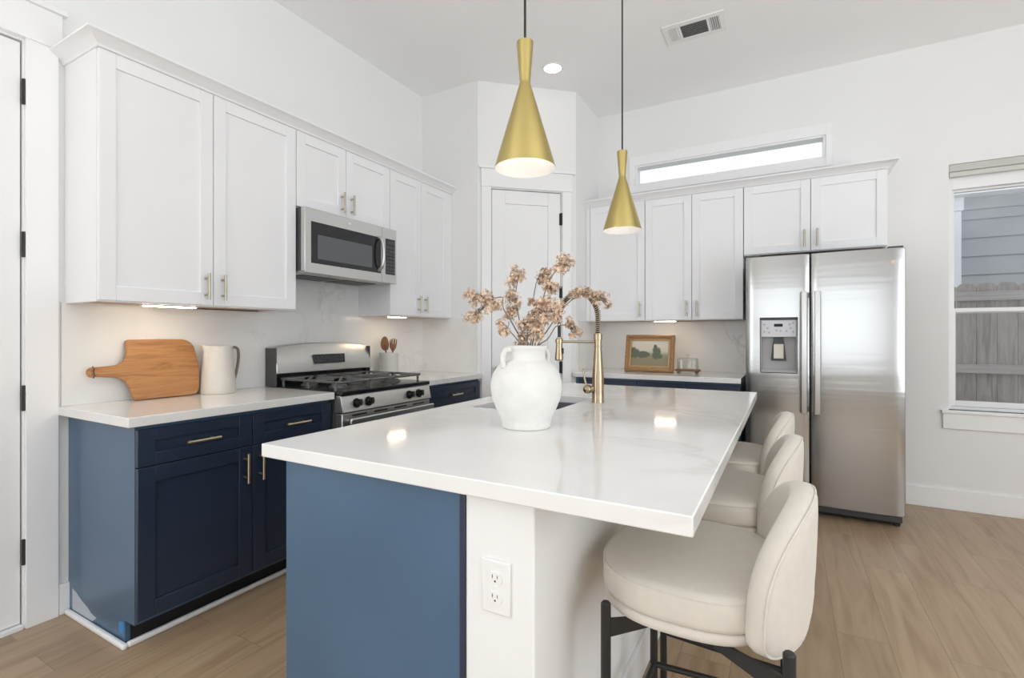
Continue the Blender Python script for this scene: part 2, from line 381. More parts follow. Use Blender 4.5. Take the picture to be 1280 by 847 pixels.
# ---- pantry door
d2 = struct(empty('door_2', PA, PROT))
mb = MB(); x0, x1, z0, z1, st = .119, .716, .012, 2.432, .112
for b in ((x0, x0 + st, .008, .043, z0, z1), (x1 - st, x1, .008, .043, z0, z1), (x0 + st, x1 - st, .008, .043, z1 - st, z1), (x0 + st, x1 - st, .008, .043, z0, z0 + .2), (x0 + st, x1 - st, .008, .043, .95, 1.08), (x0 + st - .001, x1 - st + .001, .018, .040, z0 + .19, z1 - st + .001)): mb.box(*b)
mb.build('door_panel', doorp, d2, bevel=.003)
for z in (2.213, 1.593, .953, .3):
    mb = MB(); mb.box(x1 - .012, x1 + .002, .004, .010, z - .05, z + .05); mb.cyl((x1 + .005, -.004, z - .051), (x1 + .005, -.004, z + .051), .008, n=12)
    mb.build('hinge', blackm, d2)
mb = MB(); mb.cyl((.165, .008, .95), (.165, -.03, .95), .012); mb.sphere((.165, -.045, .95), .027); mb.build('knob', blackm, d2)
o = struct(B('trim_2', trimp, None, (.030, .109, -.018, 0, 0, 2.445), (.727, .806, -.018, 0, 0, 2.445), (.026, .814, -.022, 0, 2.445, 2.592), (.008, .832, -.036, 0, 2.592, 2.612), bevel=.002))
o.location = PA; o.rotation_euler = (0, 0, PROT)

# ---- right-hand sash window
w1 = struct(empty('window_1', (WX0, BWALL, 0)))
WW = WX1 - WX0
mb = MB()
for b in ((0, .03, .05, .14, WZ0, WZ1), (WW - .03, WW, .05, .14, WZ0, WZ1), (.03, WW - .03, .05, .14, WZ1 - .168, WZ1), (.03, WW - .03, .05, .14, WZ0, WZ0 + .02)): mb.box(*b)
mb.build('window_frame', trimp, w1, bevel=.002)
def sash(y, z0, z1, name):
    mb = MB(); a, b, s = .028, WW - .028, .022
    mb.box(a, a + s, y, y + .03, z0, z1); mb.box(b - s, b, y, y + .03, z0, z1); mb.box(a + s, b - s, y, y + .03, z1 - .028, z1); mb.box(a + s, b - s, y, y + .03, z0, z0 + .036)
    f = mb.build(name, trimp, w1, bevel=.002)
    B('pane', glass, f, (a + s - .003, b - s + .003, y + .013, y + .017, z0 + .03, z1 - .025), bevel=0)
sash(.090, 1.382, 2.275, 'upper_sash'); sash(.058, .725, 1.418, 'lower_sash')
mb = MB(); mb.box(WW / 2 - .03, WW / 2 + .03, .062, .085, 1.418, 1.428); mb.cyl((WW / 2, .072, 1.428), (WW / 2, .072, 1.436), .012); mb.build('sash_lock', white_pl, w1)
struct(B('trim_3', trimp, None, (WX0 - .044, WX1 + .044, BWALL - .03, BWALL + .05, .678, .70), (WX0 - .036, WX1 + .036, BWALL - .017, BWALL, .568, .678), bevel=.003))
bl = tag(empty('window_blind', (WX0 + WW / 2, BWALL, WZ1)), 'grey-beige rolled-up blind cassette at the top of the right-hand window', 'blind')
B('cassette', pmat('greige_blind', (.56, .55, .52), .7), bl, (-WW / 2 + .002, WW / 2 - .002, .004, .046, -.052, -.001), bevel=.004)
B('bottom_rail', pmat('greige_rail', (.62, .61, .58), .6), bl, (-WW / 2 + .006, WW / 2 - .006, .012, .040, -.088, -.0525), bevel=.004)
# ---- transom above the cabinets
w2 = struct(empty('window_2', (TX0, BWALL, 0))); TW = TX1 - TX0
mb = MB()
for b in ((0, .02, -.006, .10, TZ0, TZ1), (TW - .02, TW, -.006, .10, TZ0, TZ1), (.02, TW - .02, -.006, .10, TZ1 - .014, TZ1), (.02, TW - .02, -.006, .10, TZ0, TZ0 + .02)): mb.box(*b)
mb.build('window_frame', trimp, w2, bevel=.002)
B('pane', glass, w2, (.018, TW - .018, .014, .018, TZ0 + .018, TZ1 - .012), bevel=0)
struct(B('trim_4', trimp, None, (TX0 - .05, TX0, BWALL - .018, BWALL, TZ0 - .06, TZ1 + .09), (TX1, TX1 + .045, BWALL - .018, BWALL, TZ0 - .06, TZ1 + .09), (TX0, TX1, BWALL - .018, BWALL, TZ1, TZ1 + .09), (TX0, TX1, BWALL - .018, BWALL, TZ0 - .06, TZ0), bevel=.002))
# ---- marble backsplash slabs
ST = .012
struct(B('backsplash_left', splash, None, (LWALL, LWALL + ST, .935, 1.886, .9145, 1.372), (LWALL, LWALL + ST, 1.886, 2.652, .9145, 1.60), (LWALL, LWALL + ST, 2.652, PA.y - ST, .9145, 1.372), bevel=0))
struct(B('backsplash_pantry', splash, None, (LWALL, PA.x - .002, PA.y - ST, PA.y, .9145, 1.372), bevel=0))
struct(B('backsplash_back', splash, None, (PB.x + ST, -.262, BWALL - ST, BWALL, .9145, 1.352), bevel=0))
struct(B('backsplash_side', splash, None, (PB.x, PB.x + ST, PB.y + .02, BWALL, .9145, 1.352), bevel=0))

# ================================================================== CABINETS  (local: x to the right, front towards -y, z up)
def shaker(mb, x0, x1, z0, z1, yf, rail=.06, th=.02, rec=.010):
    rz = min(rail, (z1 - z0) * .33)
    mb.box(x0, x0 + rail, yf, yf + th, z0, z1); mb.box(x1 - rail, x1, yf, yf + th, z0, z1)
    mb.box(x0 + rail, x1 - rail, yf, yf + th, z1 - rz, z1); mb.box(x0 + rail, x1 - rail, yf, yf + th, z0, z0 + rz)
    mb.box(x0 + rail - .001, x1 - rail + .001, yf + rec, yf + th - .001, z0 + rz - .001, z1 - rz + .001)
def bar_pull(parent, mat, x, z, yf, L, vert=True, r=.0062, so=.034):
    mb = MB(); h = L / 2
    a, b = ((x, yf - so, z - h), (x, yf - so, z + h)) if vert else ((x - h, yf - so, z), (x + h, yf - so, z))
    mb.cyl(a, b, r, n=12)
    for s in (-1, 1):
        q = (x, z + s * h * .62) if vert else (x + s * h * .62, z)
        mb.cyl((q[0], yf, q[1]), (q[0], yf - so, q[1]), r * .8, n=10)
    return mb.build('handle', mat, parent)
def front(parent, name, x0, x1, z0, z1, yf, mat, hmat=None, hx=None, hz=None, hl=.13, vert=True, rail=.06):
    mb = MB(); shaker(mb, x0, x1, z0, z1, yf, rail); o = mb.build(name, mat, parent, bevel=.0018)
    if hmat: bar_pull(o, hmat, hx, hz, yf, hl, vert)
    return o
G = .0018
def upper(name, loc, rz, w, z0, z1, d, doors, label, group, extra=None):
    """doors: (x0, x1, handle x)"""
    t = tag(empty(name, (loc[0], loc[1], 0), rz), label, 'cabinet', group)
    B('cabinet_body', cabw, t, (0, .018, -d, 0, z0, z1), (w - .018, w, -d, 0, z0, z1), (.018, w - .018, -d, 0, z1 - .018, z1), (.018, w - .018, -d, -d + .018, z0, z0 + .03), (.018, w - .018, -.012, 0, z0, z1 - .018), bevel=.001)
    B('cabinet_floor', cabund, t, (.0185, w - .0185, -d + .0185, -.0125, z0 + .006, z0 + .022), bevel=0)
    for x0, x1, hx in doors:
        front(t, 'door', x0 + G, x1 - G, z0 + .006, z1 - .012, -d - .021, cabw, pulld, hx, z0 + .095, .128)
    return t
UD = .305
ug = 'white shaker wall cabinets'
upper('wall_cabinet', (LWALL, .947), R(90), .934, 1.366, 2.42, UD, [(0, .466, .426), (.466, .934, .506)], 'tall white two-door wall cabinet above the cutting board, nearest the left door', ug)
upper('wall_cabinet', (LWALL, 1.883), R(90), .766, 1.966, 2.42, UD, [(0, .366, .326), (.366, .766, .406)], 'short white two-door wall cabinet directly above the microwave', ug)
t = upper('wall_cabinet', (LWALL, 2.651), R(90), PA.y - 2.651 - .002, 1.366, 2.42, UD, [(0, .342, .302), (.342, .690, .382)], 'white two-door wall cabinet right of the microwave, above the utensil crock', ug)
B('filler_strip', cabw, t, (.692, PA.y - 2.651 - .002, -UD - .018, -UD, 1.372, 2.408), bevel=.001)
BUD = .324; BF = BWALL
t = upper('wall_cabinet', (PB.x + .002, BF), 0, .527, 1.348, 2.378, BUD, [(.04, .527, .487)], 'white single-door wall cabinet at the pantry corner, above the framed painting', ug, pulld)
B('filler_strip', cabw, t, (0, .038, -BUD - .018, -BUD, 1.354, 2.366), bevel=.001)
upper('wall_cabinet', (-1.047, BF), 0, .756, 1.348, 2.378, BUD, [(0, .377, .337), (.377, .756, .417)], 'tall white two-door wall cabinet between the corner cabinet and the refrigerator', ug, pulld)
upper('wall_cabinet', (-.289, BF), 0, .896, 1.838, 2.378, BUD, [(0, .443, .403), (.443, .896, .483)], 'white two-door wall cabinet over the refrigerator', ug, pulld)
def crown(name, path, z, h=.052, p=.055):
    prof = [(0, 0), (.006, 0), (.010, .010), (p * .45, h * .45), (p * .85, h * .78), (p, h * .82), (p, h), (0, h)]
    pts = [Vector((x, y, 0)) for x, y in path]; vs = []; fs = []; n = len(prof)
    for i, q in enumerate(pts):
        def nrm(a, b): t = (b - a).normalized(); return Vector((t.y, -t.x, 0))
        if i == 0: m = nrm(pts[0], pts[1])
        elif i == len(pts) - 1: m = nrm(pts[-2], pts[-1])
        else:
            a, b = nrm(pts[i - 1], q), nrm(q, pts[i + 1]); m = (a + b) / (1 + a.dot(b))
        for o_, u in prof: vs.append(q + m * o_ + Vector((0, 0, z + u)))
    for i in range(len(pts) - 1):
        for j in range(n): fs.append((i * n + j, i * n + (j + 1) % n, (i + 1) * n + (j + 1) % n, (i + 1) * n + j))
    fs += [tuple(range(n)), tuple(reversed(range((len(pts) - 1) * n, len(pts) * n)))]
    return struct(MB().add(vs, fs).build(name, cabw, angle=25))
crown('trim_5', [(LWALL, .947), (LWALL + UD + .02, .947), (LWALL + UD + .02, PA.y)], 2.410)
crown('trim_6', [(PB.x, BF - BUD - .02), (.607, BF - BUD - .02), (.607, BF)], 2.368)

BD = .585; DF = -BD - .021
def base(loc, rz, w, cols, label, group, name='base_cabinet', hm=None, endp=(True, True)):
    t = tag(empty(name, (loc[0], loc[1], 0), rz), label, 'cabinet', group)
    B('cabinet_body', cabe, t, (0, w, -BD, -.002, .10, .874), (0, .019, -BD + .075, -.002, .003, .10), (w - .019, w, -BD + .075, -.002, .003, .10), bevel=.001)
    B('toe_kick', toe, t, (.019, w - .019, -BD + .068, -BD + .08, .003, .10), bevel=0)
    for x0, x1, hx in cols:
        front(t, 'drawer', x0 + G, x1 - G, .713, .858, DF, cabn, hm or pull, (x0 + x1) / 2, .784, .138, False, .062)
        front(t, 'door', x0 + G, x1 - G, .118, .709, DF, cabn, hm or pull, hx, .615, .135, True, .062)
    return t
bgp = 'navy shaker base cabinets'
bc = base((LWALL, .962), R(90), .930, [(0, .470, .430), (.470, .930, .505)], 'navy two-door base cabinet with two drawers under the cutting board and pitcher', bgp)
mb = MB(); mb.box(.0, -.0006, -.497, -.462, .042, .083); mb.box(.0, -.0007, -.50, -.475, .06, .09); pt = MB(); pt.prism([(-.012, .02), (-.012, .112), (-.05, .104), (-.10, .082), (-.16, .066), (-.19, .052), (-.24, .044), (-.20, .020)], lambda a, b, k: (-.0004 * k, a - .03, b)); pt.build('paint_scuff', pmat('bare_primer', (.50, .54, .60), .5), bc, smooth=False)
mb.build('painter_tape', bluet, bc, smooth=False)['label'] = 'torn scrap of blue tape low on the side panel'
base((LWALL, 2.671), R(90), PA.y - 2.673, [(0, PA.y - 2.675, .06)], 'navy single-drawer base cabinet right of the range, beneath the utensil crock', bgp)
t = base((PB.x + .003, BF), 0, .525, [(.03, .525, .075)], 'navy base cabinet left of the back run, at the pantry corner', bgp)
base((-1.049, BF), 0, .370, [(0, .370, .325)], 'narrow navy base cabinet in the middle of the back run', bgp)
base((-.677, BF), 0, .387, [(0, .387, .06)], 'navy base cabinet at the right end of the back run, beside the refrigerator', bgp)
# shoe moulding at the foot of the left run
mb = MB()
mb.box(LWALL + .02, LWALL + BD - .065 + .022, .940, .961, 0, .022); mb.box(LWALL + BD - .067, LWALL + BD - .045, .961, 1.892, 0, .022)
struct(mb.build('trim_7', trimp, bevel=.008, seg=3))

# ---- worktops
def top_slab(x0, x1, y0, y1, name='countertop'): return B(name, quartz, None, (x0, x1, y0, y1, .876, .914), bevel=.003)
tag(top_slab(LWALL + .001, LWALL + .63, .922, 1.893), 'white quartz countertop under the cutting board and pitcher, left of the range', 'countertop', 'white quartz worktops along the walls')
tag(top_slab(LWALL + .001, LWALL + .63, 2.668, PA.y - .001), 'white quartz countertop between the range and the pantry wall, holding the crock', 'countertop', 'white quartz worktops along the walls')
tag(top_slab(PB.x + .001, -.286, BF - .645, BF - .001), 'white quartz countertop on the back wall under the framed painting', 'countertop', 'white quartz worktops along the walls')

# ================================================================== ISLAND
IX0, IX1, IY0, IY1 = -1.322, -.140, .893, 3.016
BX0, BX1, KX0, KX1, EY = -1.262, -.645, -.637, -.463, .930
SX0, SX1, SY0, SY1 = -1.207, -.845, 1.80, 2.37
isl = tag(empty('kitchen_island', ((BX0 + KX1) / 2, 1.95, 0)), 'navy and white kitchen island under the long white worktop', 'island')
def I(o):
    o.parent = isl; o.matrix_parent_inverse = Matrix.Translation(-isl.location); return o
I(B('cabinet_body', cabn, None, (BX0 + .022, BX0 + .04, EY + .02, 2.96, .10, .874), (BX0 + .022, BX1, EY + .02, 2.96, .10, .12), (BX1 - .02, BX1, EY + .02, 2.96, .12, .874), (BX0 + .04, BX1 - .02, 2.94, 2.96, .12, .874), (BX0 + .10, BX0 + .115, EY + .02, 2.96, .003, .10), bevel=.001))
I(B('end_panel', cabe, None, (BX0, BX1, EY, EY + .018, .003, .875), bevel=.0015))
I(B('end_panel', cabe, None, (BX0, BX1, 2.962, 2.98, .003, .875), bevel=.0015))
I(B('corner_batten', cabn, None, (BX1 - .006, KX0, EY - .004, EY + .03, .003, .8755), bevel=.001))
I(B('knee_wall', wallp, None, (KX0, KX1, EY, 2.98, .003, .8755), bevel=.004))
for k, (y0, y1) in enumerate(((.955, 1.42), (1.425, 1.77), (1.775, 2.09), (2.095, 2.41), (2.415, 2.955))):
    mb = MB()
    # fronts on the working side face -x
    yy0, yy1 = y0 + G, y1 - G; X0 = BX0 + .001
    for a, b in (((.118, .709), .06), ((.713, .858), .05)):
        z0, z1 = a; r = .06
        mb.box(X0, X0 + .02, yy0, yy0 + r, z0, z1); mb.box(X0, X0 + .02, yy1 - r, yy1, z0, z1); mb.box(X0, X0 + .02, yy0 + r, yy1 - r, z1 - b, z1); mb.box(X0, X0 + .02, yy0 + r, yy1 - r, z0, z0 + b)
        mb.box(X0 + .01, X0 + .019, yy0 + r - .001, yy1 - r + .001, z0 + b - .001, z1 - b + .001)
    I(mb.build('cabinet_front', cabn, bevel=.0015))
I(B('baseboard', trimp, None, (KX1, KX1 + .014, EY, 2.98, .003, .135), bevel=.003))
# island slab with the sink cut-out
def holed_slab(x0, x1, y0, y1, z0, z1, h):
    xs = [x0, h[0], h[1], x1]; ys = [y0, h[2], h[3], y1]; mb = MB(); vs = [(x, y, z) for z in (z0, z1) for y in ys for x in xs]
    idx = lambda i, j, k: k * 16 + j * 4 + i; fs = []
    for j in range(3):
        for i in range(3):
            if i == 1 and j == 1: continue
            fs.append((idx(i, j, 1), idx(i + 1, j, 1), idx(i + 1, j + 1, 1), idx(i, j + 1, 1))); fs.append((idx(i, j, 0), idx(i, j + 1, 0), idx(i + 1, j + 1, 0), idx(i + 1, j, 0)))
    def side(a, b): fs.append((idx(*a, 0), idx(*b, 0), idx(*b, 1), idx(*a, 1)))
    for i in range(3): side((i, 0), (i + 1, 0)); side((i + 1, 3), (i, 3)); side((0, i + 1), (0, i)); side((3, i), (3, i + 1))
    side((2, 1), (1, 1)); side((1, 2), (2, 2)); side((1, 1), (1, 2)); side((2, 2), (2, 1))
    return mb.add(vs, fs)
tag(holed_slab(IX0, IX1, IY0, IY1, .876, .914, (SX0, SX1, SY0, SY1)).build('countertop', quartz, bevel=.003), 'long white quartz island worktop with a sink cut-out, overhanging the stools', 'countertop')
# sink
sk = tag(empty('sink', ((SX0 + SX1) / 2, (SY0 + SY1) / 2, .66)), 'dark steel undermount sink set into the island worktop behind the vase', 'sink')
a, b = (SX1 - SX0) / 2 + .004, (SY1 - SY0) / 2 + .004
mb = MB(); t_ = .004
mb.box(-a, a, -b, b, 0, t_); mb.box(-a - t_, -a, -b, b, 0, .2155); mb.box(a, a + t_, -b, b, 0, .2155); mb.box(-a - t_, a + t_, -b - t_, -b, 0, .2155); mb.box(-a - t_, a + t_, b, b + t_, 0, .2155)
mb.build('basin', sinkst, sk)
mb = MB(); mb.lathe([(.001, .0045), (.045, .0045), (.045, .007), (.036, .006), (.001, .0055)], n=28); mb.build('drain', chrome, sk)
# outlet
ot = tag(empty('wall_outlet', ((-.592 - .516) / 2, EY, .676)), 'white double power outlet on the end of the island wall', 'power outlet')
B('cover_plate', white_pl, ot, (-.036, .036, -.006, 0, -.0585, .0585), bevel=.003)
for z in (.021, -.021):
    mb = MB(); mb.prism([(.0165 * math.cos(a) * (1 if True else 1), max(-.0128, min(.0128, .0175 * math.sin(a)))) for a in [2 * math.pi * i / 24 for i in range(24)]], lambda p, q, k: (p, -.006 - .003 * k, z + q))
    so = mb.build('socket', white_pl, ot)
    mb = MB()
    mb.box(-.0075, -.0055, -.0092, -.0085, z - .001, z + .0075); mb.box(.0050, .0068, -.0092, -.0085, z, z + .0065); mb.cyl((0, -.0085, z - .0065), (0, -.0092, z - .0065), .0024, n=12)
    mb.build('slots', dkgrey, so)
mb = MB(); mb.cyl((0, -.006, 0), (0, -.008, 0), .0035, n=12); mb.build('screw', white_pl, ot)

# ================================================================== FAUCET
FX, FY = -.765, 2.20
fc = tag(empty('faucet', (FX, FY, .914)), 'champagne bronze spring-neck faucet beside the island sink', 'faucet')
mb = MB(); mb.lathe([(.001, 0), (.029, 0), (.029, .006), (.0275, .01), (.0275, .05), (.0265, .12), (.019, .225), (.0165, .25), (.0165, .255), (.018, .256), (.018, .262), (.0165, .263), (.0165, .29), (.020, .291), (.020, .318), (.012, .320), (.001, .320)], n=32)
mb.build('faucet_body', champ, fc)
path = [(0, 0, .30 + i * .02) for i in range(5)]; rad = .098; cz = .395
path = [(0, 0, .315), (0, 0, .355)] + [(-rad + rad * math.cos(a), 0, cz + rad * 1.18 * math.sin(a)) for a in [math.pi * i / 24 for i in range(25)]] + [(-2 * rad, 0, .35), (-2 * rad, 0, .30)]
mb = MB(); mb.tube(path, .0075, 12); mb.build('hose', blackm, fc)
# the coil
L = [0]
PV = [Vector(p) for p in path]
for i in range(1, len(PV)): L.append(L[-1] + (PV[i] - PV[i - 1]).length)
tot = L[-1]; end = tot - .085; turns = 46; pts = []; steps = turns * 10
for q in range(steps + 1):
    s = end * q / steps; i = 0
    while i < len(L) - 2 and L[i + 1] < s: i += 1
    u = (s - L[i]) / max(1e-9, L[i + 1] - L[i]); p = PV[i].lerp(PV[i + 1], u); tn = (PV[i + 1] - PV[i]).normalized(); n1 = Vector((0, 1, 0)); n2 = tn.cross(n1)
    an = 2 * math.pi * turns * q / steps; pts.append(p + (n1 * math.cos(an) + n2 * math.sin(an)) * .0115)
mb = MB(); mb.tube(pts, .0030, 5); mb.build('spring_coil', champ, fc)
mb = MB(); mb.lathe([(.001, .0), (.017, .0), (.0205, .004), (.0205, .02), (.0165, .055), (.0155, .105), (.012, .107), (.012, .112), (.001, .112)], (-2 * rad, 0, .19), 28)
sp = mb.build('spray_head', champ, fc)
B('spray_button', blackm, sp, (-2 * rad + .012, -2 * rad + .023, -.006, .006, .222, .25), bevel=.003)
mb = MB(); mb.cyl((0, 0, .281), (-2 * rad + .01, 0, .281), .0058, n=12); mb.lathe([(.0172, -.008), (.019, -.008), (.019, .008), (.0172, .008)], (-2 * rad, 0, .283), 24, False, False); mb.build('docking_arm', champ, fc)
mb = MB(); mb.cyl((-.015, -.008, .062), (-.040, -.022, .062), .0165, n=20); mb.sphere((-.042, -.024, .062), .0215); mb.tube([(-.044, -.026, .066), (-.054, -.030, .11), (-.060, -.033, .15)], [.0055, .0048, .0042], 10); mb.sphere((-.060, -.033, .152), .0048, 8); mb.build('lever_handle', champ, fc)

# ================================================================== VASE AND DRIED FLOWERS
VX, VY = -.775, 1.495
vs_ = tag(empty('vase', (VX, VY, .914)), 'round white rough ceramic vase with small shoulder handles on the island', 'vase')
outer = [(.001, 0), (.078, 0), (.083, .004), (.084, .02), (.088, .035), (.103, .065), (.116, .098), (.121, .13), (.1205, .152), (.114, .180), (.099, .206), (.080, .222), (.069, .228), (.0655, .236), (.0655, .258), (.069, .264), (.0725, .270), (.0725, .275)]
inner = [(.068, .278), (.062, .272), (.060, .25), (.060, .232), (.075, .215), (.105, .18), (.112, .13), (.09, .05), (.07, .02), (.001, .02)]
mb = MB(); mb.lathe(outer + inner, n=56); mb.build('vase_body', vasem, vs_)
for sgn in (-1, 1):
    rx = Vector((math.cos(YAW + R(38)), math.sin(YAW + R(38)), 0)) * sgn
    mb = MB(); ctrl = [rx * .064 + Vector((0, 0, .262)), rx * .086 + Vector((0, 0, .264)), rx * .100 + Vector((0, 0, .238)), rx * .096 + Vector((0, 0, .206))]
    mb.tube(spline(ctrl, 6), .0085, 10); mb.build('handle', vasem, vs_)
def at(u, v, depth):
    fw = Vector((-math.sin(YAW), math.cos(YAW), 0)); rt = Vector((math.cos(YAW), math.sin(YAW), 0))
    return EYE + (fw + rt * ((u - 640) / FPX) + Vector((0, 0, (419 - v) / FPX))) * depth
rnd = random.Random(7)
VD = 1.683
def cluster(mb, c, rx, rz, n, ax=(0, 0)):
    lobes = [c + Vector((rnd.uniform(-.75, .75) * rx, rnd.uniform(-.6, .6) * rx, rnd.uniform(-.7, .7) * rz)) for _ in range(6)]
    for _ in range(n):
        while True:
            q = Vector((rnd.uniform(-1, 1), rnd.uniform(-1, 1), rnd.uniform(-1, 1)))
            if .15 < q.length < 1: break
        lb = rnd.choice(lobes); k_ = rnd.uniform(.42, .72); p = lb + Vector((q.x * rx * k_, q.y * rx * k_, q.z * rz * k_))
        nrm = Vector((q.x, q.y, q.z + .3)).normalized() + Vector((rnd.uniform(-.5, .5), rnd.uniform(-.5, .5), rnd.uniform(-.5, .5)))
        nrm.normalize(); u = nrm.orthogonal().normalized(); w_ = nrm.cross(u); s = rnd.uniform(.0045, .0078)
        a0 = rnd.uniform(0, 6.28)
        for k in range(5):
            a = a0 + k * 2 * math.pi / 5; d = u * math.cos(a) + w_ * math.sin(a); e = nrm.cross(d)
            mb.add([p - nrm * .001, p + d * s * .55 + e * s * .36 + nrm * s * .15, p + d * s + nrm * s * .45, p + d * s * .55 - e * s * .36 + nrm * s * .15], [(0, 1, 2, 3)])
def twigs(mb, c, root, rx, rz, n):
    for _ in range(n):
        q = c + Vector((rnd.uniform(-.7, .7) * rx, rnd.uniform(-.7, .7) * rx, rnd.uniform(-.6, .8) * rz))
        m_ = root.lerp(q, .55) + Vector((0, 0, .006)); mb.tube([root, m_, q], .0009, 4)
flowers = [
 # stem via-points (u, v, depth offset), then clusters (u, v, doff, rx, rz, n)
 ('dried flower spray arching out to the far left of the vase', [(655, 440, 0), (641, 405, -.02), (629, 385, -.03), (628, 372, -.03), (620, 372, -.03)], [(612, 376, -.03, .040, .030, 95), (594, 372, -.03, .028, .026, 48), (592, 396, -.03, .026, .022, 40)]),
 ('tall dried flower spray standing left of the vase centre', [(658, 440, .01), (650, 405, .02), (645, 370, .02), (647, 350, .02)], [(647, 346, .02, .028, .036, 70), (642, 376, .02, .024, .036, 62), (641, 390, .01, .024, .02, 32)]),
 ('short dried flower sprig low on the left rim of the vase', [(656, 442, -.03), (646, 424, -.04), (636, 412, -.05)], [(633, 409, -.05, .024, .026, 48)]),
 ('dried flower spray bent upright with a small head in the middle', [(662, 442, .03), (669, 400, .05), (667, 375, .06), (670, 354, .06)], [(674, 347, .06, .022, .020, 38), (684, 342, .06, .022, .020, 34)]),
 ('tallest dried flower spray leaning right with a pink head', [(664, 442, 0), (672, 400, 0), (683, 360, 0), (696, 336, 0), (703, 333, 0)], [(709, 331, 0, .034, .028, 80), (690, 362, 0, .024, .024, 44), (679, 376, 0, .02, .028, 40)]),
 ('full dried flower spray in front at the right of the vase centre', [(666, 442, -.04), (676, 415, -.06), (688, 396, -.06)], [(690, 388, -.06, .038, .034, 90), (676, 391, -.05, .030, .030, 55)]),
 ('dense low dried flower spray at the mouth of the vase', [(660, 444, -.03), (659, 425, -.04), (660, 410, -.04)], [(658, 407, -.04, .034, .030, 80), (668, 416, -.05, .034, .026, 66), (652, 424, -.02, .024, .02, 30)]),
 ('long dried flower spray arching over the faucet neck', [(668, 442, .03), (686, 410, .08), (702, 388, .12), (716, 374, .14), (735, 368, .15)], [(721, 366, .14, .030, .017, 50), (736, 365, .15, .024, .017, 38), (750, 372, .16, .030, .026, 56), (761, 380, .16, .014, .014, 16)]),
 ('drooping dried flower sprig at the right, in front of the faucet arm', [(668, 442, 0), (685, 423, .02), (695, 408, .03), (706, 406, .03)], [(712, 405, .03, .020, .020, 34), (720, 415, .03, .020, .020, 34)]),
 ('short dried flower sprig behind the vase mouth', [(658, 442, .03), (652, 420, .05), (664, 400, .05)], [(667, 398, .05, .026, .03, 44), (672, 384, .05, .024, .026, 40)]),
]
for lab, st_, cl_ in flowers:
    root = Vector((VX + rnd.uniform(-.02, .02), VY + rnd.uniform(-.02, .02), .95))
    t = tag(empty('dried_flower_stem', root), lab, 'dried flower', 'dried flowers in the white vase')
    sm = spline([root] + [at(u, v, VD + d) for u, v, d in st_], 7)
    mb = MB(); mb.tube([p - root for p in sm], [.0030 - .0014 * i / len(sm) for i in range(len(sm))], 6)
    tip = sm[-1]
    for (u, v, d, rx, rz, n) in cl_:
        c = at(u, v, VD + d); near = min(sm[len(sm) // 3:], key=lambda p: (p - c).length)
        if (near - c).length > .004: mb.tube([near - root, near.lerp(c, .5) - root + Vector((0, 0, .008)), c - root], .0011, 5)
        twigs(mb, c - root, near.lerp(c, .45) - root, rx, rz, 10)
    mb.build('stem', stemm, t)
    for (u, v, d, rx, rz, n) in cl_:
        c = at(u, v, VD + d) - root
        mb = MB(); cluster(mb, c, rx * 1.12, rz * 1.12, int(n * 2.6)); mb.build('flower_cluster', petal, t, smooth=False)

# ================================================================== RANGE
RW = .762
rg = tag(empty('gas_range', (LWALL + .014, 1.9, 0), R(90)), 'stainless steel gas range between the two left countertops', 'stove')
FR = -.655
B('range_body', dkgrey, rg, (.002, RW - .002, FR + .03, -.005, .03, .895), bevel=.002)
B('cooktop', black, rg, (0, RW, FR - .005, -.06, .893, .918), bevel=.005)
for sx in (.05, RW - .05):
    mb = MB(); mb.cyl((sx, FR + .08, .0), (sx, FR + .08, .03), .018); mb.build('foot', blackm, rg)
mb = MB(); mb.prism([(FR + .006, .893), (FR + .002, .885), (FR - .016, .802), (FR + .05, .800), (FR + .05, .893)], lambda a, b, k: (RW * k, a, b)); mb.build('control_panel', sst2, rg, bevel=.002)
for kx in (.105, .195, .548, .640):
    mb = MB(); c = Vector((kx, FR - .006, .845)); d = Vector((0, -1, .22)).normalized()
    mb.tube([c, c + d * .008], .027, 24); mb.tube([c + d * .008, c + d * .022, c + d * .036], [.020, .019, .017], 24)
    k_ = mb.build('knob', black, rg)
    mb = MB(); mb.box(kx - .0045, kx + .0045, FR - .052, FR - .034, .834, .870); mb.build('grip', blackm, k_, bevel=.003)
od = B('oven_door', sst2, rg, (.004, RW - .004, FR - .005, FR + .03, .21, .795), bevel=.004)
B('oven_window', glassblk, od, (.12, RW - .12, FR - .0065, FR - .004, .33, .66), bevel=.001)
mb = MB(); mb.box(.02, RW - .02, FR - .060, FR - .040, .732, .772)
for x in (.06, RW - .06): mb.cyl((x, FR - .004, .752), (x, FR - .052, .752), .009, n=12)
mb.build('handle', sst2, od, bevel=.008, seg=3)
for x in (.13, .30, .47, .64): B('vent_slot', rubber, od, (x - .055, x + .055, FR - .0062, FR, .775, .783), bevel=0)
B('storage_drawer', sst2, rg, (.004, RW - .004, FR - .003, FR + .03, .045, .205), bevel=.004)
